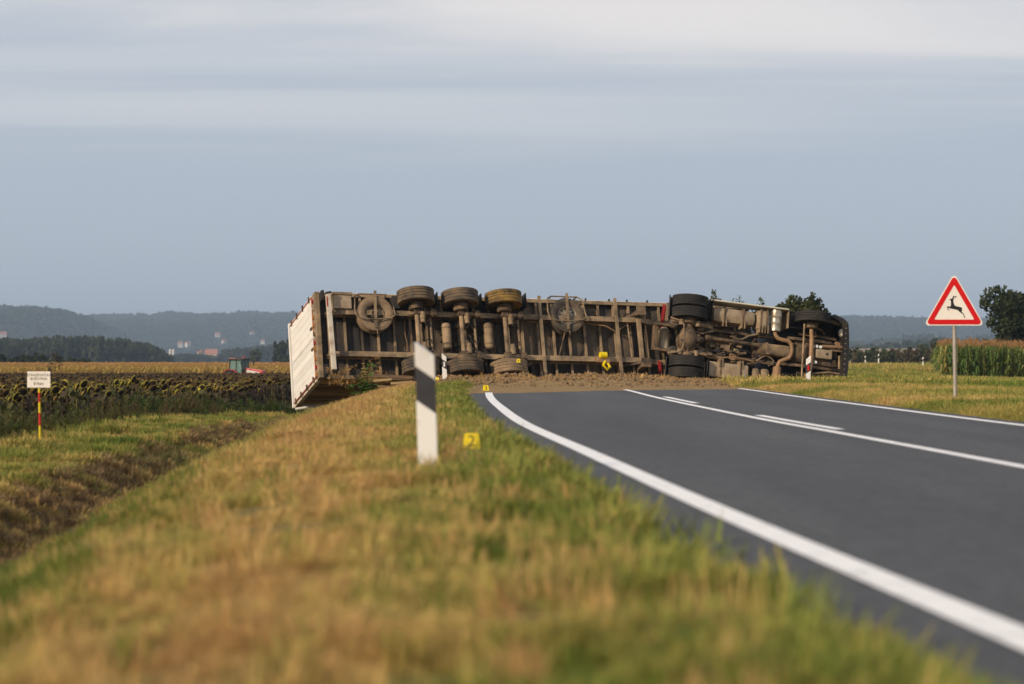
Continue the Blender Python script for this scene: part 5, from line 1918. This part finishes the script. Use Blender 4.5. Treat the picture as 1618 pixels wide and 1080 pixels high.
def corn_mesh(seed, dry):
    rd = random.Random(seed)
    mb = MB()
    h = rd.uniform(2.0, 2.25)
    mb.tube([(0, 0, -0.1), (0.02, 0, h * 0.5), (rd.uniform(-.04, .04), 0, h)], [0.016, 0.014, 0.007], 5, 0, False)
    plane = rd.uniform(0, 3.14)
    for k in range(10):
        z = 0.22 + k * (h - 0.45) / 10
        an = plane + (math.pi if k % 2 else 0) + rd.uniform(-0.5, 0.5)
        o = Vector((math.cos(an), math.sin(an), 0))
        s = Vector((-o.y, o.x, 0))
        l = rd.uniform(0.45, 0.75) * (1 - 0.4 * abs(k / 10 - 0.5))
        w = 0.045
        b = Vector((0, 0, z))
        up = rd.uniform(0.15, 0.32)
        pts = [b, b + o * l * 0.3 + Vector((0, 0, up)), b + o * l * 0.65 + Vector((0, 0, up * 0.9)), b + o * l * 0.95 - Vector((0, 0, rd.uniform(0.0, 0.35)))]
        ws = [w * 0.6, w, w * 0.8, 0.004]
        vs = []
        for q_, w_ in zip(pts, ws):
            vs += [q_ - s * w_, q_ + s * w_]
        mb.add(vs, [(0, 1, 3, 2), (2, 3, 5, 4), (4, 5, 7, 6)], 0)
    mb.cyl((0.02, 0.02, h * 0.48), (0.07, 0.05, h * 0.60), 0.03, 0.015, 6, 0)      # ear
    for k in range(9):                                                              # tassel
        an = rd.uniform(0, 6.283)
        blade(mb, (0, 0, h - 0.04), rd.uniform(0.2, 0.36), 0.02, rd.uniform(0.1, 0.7), an, 0.6, 1)
    me = bpy.data.meshes.new('corn')
    me.from_pydata(mb.v, [], mb.f)
    me.polygons.foreach_set('material_index', mb.m)
    return me


CORN_MATS = [M['corn_leaf'], M['corn_tassel']]
corn_meshes = [corn_mesh(200 + i, False) for i in range(7)]
CORN = source_set('corn_plant', [(m, CORN_MATS) for m in corn_meshes])


def corn_z(x, y):
    return H(x, y)


# right hand field: its near corner stands beside the meadow, the front row runs to the right
CX0, CY0 = 26.2, 147.0
cd = Vector((1.0, -0.10, 0)).normalized()        # front edge
cl = Vector((0.17, 1.0, 0)).normalized()        # left edge, running away
pts = []
for i in range(130):
    a = i * 0.17 + random.uniform(-0.04, 0.04)
    if a > 20:
        break
    pts.append((CX0 + cd.x * a, CY0 + cd.y * a + random.uniform(-0.08, 0.08)))
for i, (x, y) in enumerate(pts):
    if abs(x / y) > 0.225:
        continue
    o = bpy.data.objects.new('corn_plant', corn_meshes[i % 7])
    COL.objects.link(o)
    s = random.uniform(0.92, 1.06)
    o.location = (x, y, hz(x, y))
    o.rotation_euler = (random.gauss(0, 0.03), random.gauss(0, 0.03), random.uniform(0, 6.28))
    o.scale = (s * 1.25, s * 1.25, s)
    o['tint'] = min(1.0, max(0.0, random.gauss(0.85, 0.22)))
    tag(o, 'tall green corn plant with brown tassel in the outer row of the corn field', 'corn', 'outer row of the corn field')
n = 9000
a = RNG.uniform(0, 30, n)
b = RNG.uniform(0.35, 60, n) ** 1.0
x = CX0 + cd.x * a + cl.x * b + 0.1 * RNG.normal(0, 1, n)
y = CY0 + cd.y * a + cl.y * b
b = b
ok = np.abs(x / y) < 0.25
x, y, b = x[ok], y[ok], b[ok]
s_ = RNG.uniform(0.92, 1.07, len(x))
scatter('corn_field', CORN, np.column_stack([x, y, H(x, y)]), np.stack([s_ * 1.25, s_ * 1.25, s_], 1), np.clip(RNG.normal(0.85, 0.2, len(x)), 0, 1), 'green corn field with reddish brown tassels behind the outer row', tilt=0.03)
blade_mat('ripe_tassel', [(0.0, (0.50, 0.29, 0.10)), (1.0, (0.58, 0.38, 0.13))], 0.3, world_scale=0.3)
blade_mat('ripe_leaf', [(0.0, (0.52, 0.34, 0.09)), (0.5, (0.38, 0.30, 0.06)), (1.0, (0.13, 0.17, 0.03))], 0.2, world_scale=0.25)
RIPE = source_set('ripe_corn_plant', [(corn_mesh(240 + i, True), [M['ripe_leaf'], M['ripe_tassel']]) for i in range(5)])
# left hand field, ripe and yellow, beyond the sunflowers
n = 9000
y = RNG.uniform(252, 330, n)
y = 252 + (y - 252) ** 1.3 / 78 ** 0.3
x = RNG.uniform(-0.25, -0.02, n) * y
s_ = RNG.uniform(0.95, 1.08, n)
scatter('ripe_corn_field', RIPE, np.column_stack([x, y, H(x, y)]), np.stack([s_ * 1.3, s_ * 1.3, s_], 1), np.clip(RNG.normal(0.15, 0.18, n), 0, 1), 'strip of ripe yellow corn beyond the sunflowers', tilt=0.03)


# ------------------------------------------------------------------ red farm tractor in the field
def farm_tractor():
    d = 246.0
    base = at(388, 592, d)
    gz = hz(base.x, d)
    t = empty('farm_tractor', (base.x - 0.3, d, gz), R(-20))
    tag(t, 'red farm tractor with glazed cab half hidden by the sunflowers', 'tractor')
    dz = (at(0, 566, d).z - gz) - 2.95          # roof height surveyed
    k = 1.0 + dz / 2.95

    def B(name, a, b, mat, parent=t, bev=0.03):
        return MB().span(tuple(q * k for q in a), tuple(q * k for q in b)).build(name, M[mat], parent, None, bev)
    # x forward
    hd = MB()
    hd.prism([(0.35, 1.05), (2.35, 0.95), (2.48, 1.25), (2.38, 1.72), (0.35, 2.02)], lambda a, b: (a * k, -0.42 * k, b * k), lambda a, b: (a * k, 0.42 * k, b * k))
    hood = hd.build('bonnet', M['farm_red'], t, None, 0.05)
    mb = MB()
    mb.add([(0.6 * k, -0.425 * k, 1.52 * k), (2.1 * k, -0.425 * k, 1.38 * k), (2.1 * k, -0.425 * k, 1.56 * k), (0.6 * k, -0.425 * k, 1.84 * k), (0.6 * k, -0.435 * k, 1.52 * k), (2.1 * k, -0.435 * k, 1.38 * k), (2.1 * k, -0.435 * k, 1.56 * k), (0.6 * k, -0.435 * k, 1.84 * k)], [(0, 1, 2, 3), (7, 6, 5, 4), (0, 4, 5, 1), (1, 5, 6, 2), (2, 6, 7, 3), (3, 7, 4, 0)])
    mb.build('side_stripe', M['house_white'], hood)
    cab_f = empty('cab', (0, 0, 0))
    cab_f.parent = t
    for x in (-1.15, 0.30):
        for s in (-1, 1):
            MB().bar((x * k, s * 0.78 * k, 1.25 * k), ((x * 0.92) * k, s * 0.70 * k, 2.80 * k), 0.09 * k, 0.09 * k).build('pillar', M['black_paint'], cab_f)
    for s in (-1, 1):
        MB().bar((-0.35 * k, s * 0.79 * k, 1.25 * k), (-0.35 * k, s * 0.72 * k, 2.80 * k), 0.07 * k, 0.06 * k).build('pillar', M['black_paint'], cab_f)
        MB().add([(-1.1 * k, s * 0.765 * k, 1.3 * k), (0.28 * k, s * 0.765 * k, 1.3 * k), (0.25 * k, s * 0.70 * k, 2.78 * k), (-1.02 * k, s * 0.70 * k, 2.78 * k), (-1.1 * k, s * 0.745 * k, 1.3 * k), (0.28 * k, s * 0.745 * k, 1.3 * k), (0.25 * k, s * 0.68 * k, 2.78 * k), (-1.02 * k, s * 0.68 * k, 2.78 * k)], [(0, 1, 2, 3), (7, 6, 5, 4), (0, 4, 5, 1), (1, 5, 6, 2), (2, 6, 7, 3), (3, 7, 4, 0)]).build('side_glass', M['cab_glass'], cab_f)
    B('windscreen', (0.27, -0.7, 1.75), (0.29, 0.7, 2.78), 'cab_glass', cab_f, 0)
    B('rear_glass', (-1.10, -0.7, 1.5), (-1.08, 0.7, 2.78), 'cab_glass', cab_f, 0)
    B('roof', (-1.25, -0.85, 2.78), (0.45, 0.85, 2.95), 'black_paint', cab_f, 0.04)
    B('roof_cap', (-1.15, -0.75, 2.951), (-0.45, 0.75, 3.0), 'farm_red', cab_f, 0.02)
    B('seat', (-0.75, -0.25, 1.3), (-0.35, 0.25, 2.1), 'dark_plastic', cab_f)
    MB().cyl((-0.1 * k, 0.5 * k, 2.95 * k), (-0.1 * k, 0.5 * k, 3.22 * k), 0.06 * k).build('beacon', M['farm_red'], cab_f, SM)
    for s in (-1, 1):
        MB().bar((0.35 * k, s * 0.8 * k, 2.75 * k), (0.55 * k, s * 1.35 * k, 2.72 * k), 0.03, 0.03).build('mirror_arm', M['black_paint'], t)
        B('mirror', (0.52, s * 1.28, 2.25), (0.58, s * 1.48, 2.70), 'black_paint')
        tyre_mb((-0.85 * k, s * 0.95 * k, 0.85 * k), (0, s, 0), 0.85 * k, 0.5 * k, 0.42 * k, 30).build('rear_tyre', M['black_rubber'], t, SM)
        rim_mb((-0.85 * k, s * 0.95 * k, 0.85 * k), (0, s, 0), 0.42 * k, 0.02, 24).build('rear_rim', M['farm_red'], t, SM)
        tyre_mb((1.75 * k, s * 0.85 * k, 0.62 * k), (0, s, 0), 0.62 * k, 0.4 * k, 0.32 * k, 30).build('front_tyre', M['black_rubber'], t, SM)
        rim_mb((1.75 * k, s * 0.85 * k, 0.62 * k), (0, s, 0), 0.32 * k, 0.02, 24).build('front_rim', M['farm_red'], t, SM)
        mb = MB()
        pts = [(-0.85 + 0.98 * math.cos(R(q)), 0.85 + 0.98 * math.sin(R(q))) for q in range(15, 166, 15)]
        for (xa, za), (xb, zb) in zip(pts[:-1], pts[1:]):
            mb.bar((xa * k, s * 0.98 * k, za * k), (xb * k, s * 0.98 * k, zb * k), 0.55 * k, 0.05 * k)
        mb.build('mudguard', M['farm_red'], t)
    B('chassis', (-1.2, -0.35, 0.6), (2.2, 0.35, 1.1), 'dark_plastic')
    MB().cyl((0.55 * k, -0.55 * k, 1.4 * k), (0.55 * k, -0.55 * k, 2.7 * k), 0.05 * k).build('exhaust_stack', M['black_paint'], t, SM)


farm_tractor()


# ------------------------------------------------------------------ trees
def crown_mesh(seed, rx, ry, rz, n, leaf, spiky=0.0):
    """leaf sized faces in uneven clumps; spiky adds upright shoots"""
    rd = np.random.default_rng(seed)
    nc = 26
    cl_ = rd.normal(0, 1, (nc, 3))
    cl_ /= np.linalg.norm(cl_, axis=1)[:, None]
    cl_ *= (rd.uniform(0.35, 0.98, nc) ** 0.6)[:, None]
    cr = rd.uniform(0.16, 0.34, nc)
    k = rd.integers(0, nc, n)
    off = rd.normal(0, 1, (n, 3))
    off /= np.linalg.norm(off, axis=1)[:, None]
    pos = cl_[k] + off * (cr[k] * rd.uniform(0.3, 1.0, n) ** 0.5)[:, None]
    pos = pos * np.array([rx, ry, rz])
    if spiky > 0:
        ns = n // 3
        sh = rd.uniform(-0.85, 0.85, (24, 2)) * np.array([rx, ry])
        j = rd.integers(0, 24, ns)
        hh = rd.uniform(0, 1, ns)
        top = rz * (0.75 + 0.45 * rd.random(24)) * np.sqrt(np.clip(1 - (sh[:, 0] / rx) ** 2, 0.05, 1))
        pos[:ns, 0] = sh[j, 0] + rd.normal(0, 0.05 + 0.10 * rx * (1 - hh), ns)
        pos[:ns, 1] = sh[j, 1] + rd.normal(0, 0.05 + 0.10 * rx * (1 - hh), ns)
        pos[:ns, 2] = top[j] * (0.3 + (0.7 + spiky) * hh)
    u = rd.normal(0, 1, (n, 3))
    u /= np.linalg.norm(u, axis=1)[:, None]
    w = np.cross(u, rd.normal(0, 1, (n, 3)))
    w /= np.linalg.norm(w, axis=1)[:, None]
    s = leaf * rd.uniform(0.6, 1.3, n)[:, None]
    v = np.stack([pos - u * s, pos + w * s * 0.55, pos + u * s, pos - w * s * 0.55], 1).reshape(-1, 3)
    f = np.arange(4 * n).reshape(-1, 4)
    me = bpy.data.meshes.new('crown')
    me.from_pydata(v.tolist(), [], f.tolist())
    return me


def trunk_mb(h, r, reach, seed):
    rd = random.Random(seed)
    mb = MB()
    mb.tube([(0, 0, -0.3), (rd.uniform(-.05, .05) * h, 0, h * 0.35), (rd.uniform(-.08, .08) * h, rd.uniform(-.05, .05) * h, h * 0.7), (0, 0, h)], [r, r * 0.8, r * 0.5, r * 0.15], 8)
    for k in range(7):
        z = h * rd.uniform(0.3, 0.75)
        a = rd.uniform(0, 6.283)
        o = Vector((math.cos(a), math.sin(a), 0))
        mb.tube([(0, 0, z), o * reach * 0.45 + Vector((0, 0, z + h * 0.12)), o * reach * 0.85 + Vector((0, 0, z + h * 0.25))], [r * 0.4, r * 0.25, r * 0.08], 6)
    return mb


def tree(name, px, d, top_py, rad, label, cat='tree', group=None, mat='leaf_green', n=3500, leaf=0.13, spiky=0.0, clear=0.15, seed=0, ry=None):
    x = (px - 809) / F * d
    gz = hz(x, d)
    top = CZ + (566 - top_py) / F * d - gz
    t = empty(name, (x, d, gz))
    tag(t, label, cat, group)
    trunk_mb(top * 0.85, max(0.03, top * 0.022), rad, seed).build('trunk', M['bark'], t, 60)
    rz = top * (1 - clear) / 2
    me = crown_mesh(seed + 500, rad, ry or rad, rz, n, leaf, spiky)
    c = link_mesh('crown', me, t, [M[mat]])
    c.location = (0, 0, top - rz)
    return t


tree('broadleaf_tree', 1668, 172, 418, 4.9, 'large dark leafy tree rising behind the corn field', mat='leaf_dark', n=16000, leaf=0.17, seed=3, clear=0.05)
tree('young_tree', 1262, 132, 474, 1.75, 'bushy dark tree with upright shoots rising behind the truck cab', mat='leaf_green', n=12000, leaf=0.12, spiky=0.12, seed=5)
tree('sapling', 1129, 132, 470, 0.40, 'slim pointed treetop rising behind the dual tyres', mat='leaf_green', n=2000, leaf=0.09, spiky=0.1, seed=6)
tree('sapling', 1166, 138, 477, 0.5, 'low treetop peeping over the fuel tank skirt beside the slim pointed treetop', mat='leaf_green', n=900, leaf=0.09, spiky=0.1, seed=7)
tree('sapling', 1202, 138, 482, 0.6, 'lowest treetop peeping over the skirt beside the bushy dark tree', mat='leaf_green', n=900, leaf=0.09, spiky=0.1, seed=8)
tree('broadleaf_tree', 441, 760, 538, 2.6, 'smaller lone tree standing beside the taller one left of the trailer doors', mat='leaf_dark', n=1600, leaf=0.45, seed=9, clear=0.1)
tree('broadleaf_tree', 457, 740, 533, 3.4, 'taller lone tree beyond the ripe corn just left of the trailer doors', mat='leaf_dark', n=2200, leaf=0.45, seed=10, clear=0.1)
tree('broadleaf_tree', 404, 900, 552, 2.2, 'small pale distant tree beyond the red farm tractor', mat='leaf_green', n=900, leaf=0.5, seed=11, clear=0.1)
for i in range(7):
    px = 6 + i * 20 + random.uniform(-5, 5)
    tree('field_bush', px, 420 + random.uniform(-12, 12), 559 + random.uniform(-3, 4) + max(0, i - 4) * 3, 1.7, 'dark green bush in the row beyond the ripe corn before the forest', 'bush', 'bushes before the forest', 'leaf_dark', 1100, 0.28, seed=30 + i, clear=0.02)
for i in range(26):
    px = 1346 + i * 9.6 + random.uniform(-4, 4)
    top = np.interp(px, [1340, 1360, 1400, 1440, 1500, 1560, 1600], [553, 551, 550, 546, 537, 536, 540]) + random.uniform(-3, 4)
    tree('hedge_bush', px, 345 + random.uniform(-25, 30), top, random.uniform(1.3, 2.2), 'dark brownish bush in the hedge beyond the meadow right of the truck', 'bush', 'bushes of the far hedge', random.choice(['leaf_brown', 'leaf_dark', 'leaf_green', 'leaf_dark']), 900, 0.24, seed=60 + i, clear=0.02)


def dry_sapling():
    d = 98.0
    x = (87 - 809) / F * d
    gz = hz(x, d)
    top = CZ + (566 - 561) / F * d - gz
    t = empty('dry_sapling', (x, d, gz))
    tag(t, 'thin dark bare sapling standing up out of the sunflowers', 'sapling')
    mb = MB().tube([(0, 0, -0.1), (0.03, 0, top * 0.5), (-0.03, 0, top)], [0.02, 0.015, 0.006], 6)
    rd = random.Random(2)
    for k in range(14):
        z = top * rd.uniform(0.45, 0.98)
        a = rd.uniform(0, 6.28)
        mb.tube([(0, 0, z), (0.22 * math.cos(a), 0.22 * math.sin(a), z + 0.12), (0.3 * math.cos(a), 0.3 * math.sin(a), z + 0.3)], [0.008, 0.006, 0.003], 4)
    mb.build('trunk', M['bark'], t)
    c = link_mesh('crown', crown_mesh(77, 0.34, 0.34, 0.65, 160, 0.05), t, [M['leaf_brown']])
    c.location = (0, 0, top - 0.62)


dry_sapling()


def leafy_weed():
    """fresh green weed at the foot of the trailer"""
    d = 62.0
    x = (571 - 809) / F * d
    gz = hz(x, d)
    t = empty('leafy_weed', (x, d, gz))
    tag(t, 'fresh green leafy weed growing before the rear of the trailer', 'weed')
    rd = random.Random(5)
    st, lf = MB(), MB()
    for k in range(16):
        a, r = rd.uniform(0, 6.28), rd.uniform(0, 0.12)
        b = Vector((r * math.cos(a), r * math.sin(a), -0.05))
        h = rd.uniform(0.30, 0.85) if k % 4 else rd.uniform(0.85, 1.1)
        tip = b + Vector((rd.uniform(-0.30, 0.34), rd.uniform(-0.2, 0.2), h))
        st.tube([b, (b + tip) / 2 + Vector((0, 0, 0.05)), tip], [0.01, 0.008, 0.004], 5)
        for j in range(18):
            q = b.lerp(tip, rd.uniform(0.3, 1.0))
            an = rd.uniform(0, 6.28)
            o = Vector((math.cos(an), math.sin(an), rd.uniform(-0.3, 0.3)))
            s = Vector((-o.y, o.x, 0.2))
            l = rd.uniform(0.11, 0.21)
            lf.add([q, q + o * l * 0.5 + s * l * 0.3, q + o * l, q + o * l * 0.5 - s * l * 0.3], [(0, 1, 2, 3)])
    st.build('stems', M['sunflower_stem'], t)
    me = bpy.data.meshes.new('leaves')
    me.from_pydata(lf.v, [], lf.f)
    tag(link_mesh('leaves', me, t, [M['leaf_fresh']]), kind='stuff')


leafy_weed()


# far-off wood on the left: one mass of crowns
def forest():
    meshes = []
    for i in range(4):
        meshes.append((crown_mesh(800 + i, 1.0, 1.0, 1.0, 420, 0.20), [M['forest_leaf']]))
    src = source_set('forest_crown', meshes)
    n = 520
    px = RNG.uniform(-120, 262, n)
    d = RNG.uniform(1080, 1200, n)
    d = np.where(px > 200, d + 40, d)
    prof = np.interp(px, [-120, 0, 20, 45, 95, 160, 200, 235, 250, 262], [532, 534, 533, 534, 529, 530, 535, 543, 549, 560])
    x = (px - 809) / F * d
    top = CZ + (566 - prof) / F * d + RNG.uniform(-2.2, 0.6, n)
    g = H(x, d)
    h = np.maximum(top - g, 2.0)
    rz = h * 0.5
    rad = RNG.uniform(2.6, 4.2, n)
    z = g + h - rz
    scatter('forest', src, np.column_stack([x, d, z]), np.stack([rad, rad, rz], 1), RNG.random(n), 'distant dark wood beyond the fields', tilt=0.05)
    # low hazy copses by the village
    n = 300
    px = RNG.choice([1, 0], n)
    px = np.where(px == 1, RNG.uniform(285, 460, n), RNG.uniform(255, 345, n))
    d = RNG.uniform(1900, 2250, n)
    x = (px - 809) / F * d
    prof = np.interp(px, [255, 290, 320, 345, 360, 400, 460], [560, 558, 559, 562, 549, 545, 542])
    top = CZ + (566 - prof) / F * d + RNG.uniform(-4, 0.5, n)
    g = H(x, d)
    h = np.maximum(top - g, 3)
    rad = RNG.uniform(4, 7, n)
    scatter('copse', src, np.column_stack([x, d, g + h * 0.5]), np.stack([rad, rad, h * 0.5], 1), RNG.random(n), 'hazy copses below the hills', tilt=0.05)
    n = 260
    px = RNG.uniform(1340, 1720, n)
    d = RNG.uniform(1700, 1950, n)
    x = (px - 809) / F * d
    prof = np.interp(px, [1340, 1400, 1430, 1480, 1560, 1720], [545, 540, 536, 531, 534, 536])
    top = CZ + (566 - prof) / F * d + RNG.uniform(-4, 0.5, n)
    g = H(x, d)
    h = np.maximum(top - g, 3)
    rad = RNG.uniform(4, 7, n)
    scatter('copse', src, np.column_stack([x, d, g + h * 0.5]), np.stack([rad, rad, h * 0.5], 1), RNG.random(n), 'hazy wood below the right hand hills', tilt=0.05)


forest()


def hill_wood():
    """tree crowns covering the hill slopes, too far away to count"""
    src = source_set('hill_crown', [(crown_mesh(850 + i, 1.0, 1.0, 0.8, 150, 0.34), [M['forest_leaf']]) for i in range(4)])
    out = []
    for (zf, c, hw), n, (a, b) in zip(RIDGES, (7000, 15000, 1500), ((-0.26, -0.14), (-0.24, 0.26), (0.10, 0.26))):
        d = c - hw * RNG.uniform(-0.02, 0.93, n) ** 1.0
        x = RNG.uniform(a, b, n) * d
        ok = (np.abs(x / d - 0.02) > 0.10)
        for hx, hd in HOUSES:
            ok &= ~((np.abs(x - hx * d / hd) < 17) & (d < hd + 15) & (d > hd - 320))
        x, d = x[ok], d[ok]
        z = zf(x, d)
        k = z > 4
        out.append(np.column_stack([x[k], d[k], z[k]]))
    p = np.concatenate(out)
    r = RNG.uniform(8, 15, len(p))
    p[:, 2] += r * 0.1
    scatter('hill_wood', src, p, np.stack([r, r, r * RNG.uniform(0.6, 1.0, len(p))], 1), RNG.random(len(p)), 'wood covering the distant hills', tilt=0.1)


# ------------------------------------------------------------------ village under the hills
def house(px, py_base, d, w, h, wall, label, rz=0.3, depth=None):
    if py_base < 550:
        d = 3600.0
        while d < 6000:
            q = at(px, py_base, d)
            if max(float(zf(q.x, d)) if abs(d - c) < hw else -9 for zf, c, hw in RIDGES[:2]) > q.z:
                break
            d += 15
    if py_base < 550:
        d -= 30
        HOUSES.append((at(px, 0, d).x, d))
    w, h = w * 0.62 * d / 3300, h * 0.55 * d / 3300
    b = at(px, py_base, d)
    t = empty('house', (b.x, d, b.z), rz)
    tag(t, label, 'house', 'village houses under the hills')
    dp = depth or w * 0.8
    MB().span((-w / 2, -dp / 2, -5), (w / 2, dp / 2, h)).build('wall', M[wall], t)
    rf = MB()
    o = 0.5
    rf.prism([(-dp / 2 - o, h - 0.2), (dp / 2 + o, h - 0.2), (0, h + dp * 0.42)], lambda a, c: (-w / 2 - o, a, c), lambda a, c: (w / 2 + o, a, c))
    r_ = rf.build('roof', M['roof_tile'], t)
    MB().span((w * 0.15, -0.4, h), (w * 0.15 + 0.8, 0.4, h + dp * 0.42 + 1.2)).build('chimney', M['house_cream'], r_)
    for k in (-0.3, 0.05, 0.3):
        MB().span((k * w - 0.4, -dp / 2 - 0.06, h * 0.35), (k * w + 0.4, -dp / 2 + 0.02, h * 0.75)).build('window', M['dark_window'], t)


HOUSES = []
VD = 2600
house(258, 560, VD, 9, 4.5, 'house_cream', 'distant cream house with orange roof beside the two white silos', 0.4)
house(285, 545, 3300, 11, 5, 'house_white', 'distant white house on the slope above the village', 0.2)
house(297, 545, 3300, 11, 5.5, 'house_white', 'distant house with pink roof high on the slope beside a white one', 0.9)
house(292, 564, VD, 8, 4, 'house_cream', 'distant low house right of the two silos among dark trees', 0.1)
house(316, 560, VD, 10, 6, 'house_cream', 'distant tall cream house at the left end of the long brown roof', 0.5)
house(334, 561, VD, 26, 3.6, 'house_cream', 'distant long low building with brown roof in the village', 0.05, 12)
house(341, 570, 2000, 17, 2.2, 'house_white', 'distant low white shed at the far edge of the ripe corn', 0.0, 5)
house(344, 531, 3800, 10, 6, 'house_white', 'distant lone white house halfway up the hill', 0.3)
house(398, 529, 3900, 9, 6, 'house_white', 'distant lone pink white house high on the hill above the farm tractor', 0.6)
house(354, 541, 3400, 9, 5, 'house_white', 'distant small house on the slope below the lone white one', 0.7)
house(415, 541, 3400, 8, 4.5, 'house_white', 'distant small house on the slope right of the farm tractor cab', 0.2)
house(4, 531, 3300, 16, 6, 'house_white', 'distant pinkish house showing above the forest beside the hill', 0.3)
for k, px in enumerate((269, 274)):
    b = at(px, 562, VD)
    s = empty('silo', (b.x, VD, b.z))
    tag(s, 'tall white silo standing beside its twin in the distant village', 'silo', 'pair of white silos')
    MB().lathe([(1.4, -8), (1.4, 6.6), (0.0, 7.6)], (0, 0, 0), (0, 0, 1), 16).build('drum', M['house_white'], s, SM)
    MB().cyl((1.45, 0, -2), (1.45, 0, 7.0), 0.15, n=6).build('ladder', M['galvanised'], s)

hill_wood()

# ------------------------------------------------------------------ haze
hm = bpy.data.materials.new('haze_air')
hm.use_nodes = True
nt_ = hm.node_tree
nt_.nodes.clear()
mo = nt_.nodes.new('ShaderNodeOutputMaterial')
pv = nt_.nodes.new('ShaderNodeVolumePrincipled')
pv.inputs['Color'].default_value = (0.62, 0.79, 1.0, 1)
pv.inputs['Density'].default_value = 0.000145
pv.inputs['Anisotropy'].default_value = 0.2
nt_.links.new(pv.outputs[0], mo.inputs['Volume'])
hb = MB().span((-9900, -600, -9.0), (9900, 10400, 175.0))
haze = link_mesh('haze', hb.mesh('haze'), None, [hm])
tag(haze, 'pale blue haze in the air over the plain', kind='stuff')
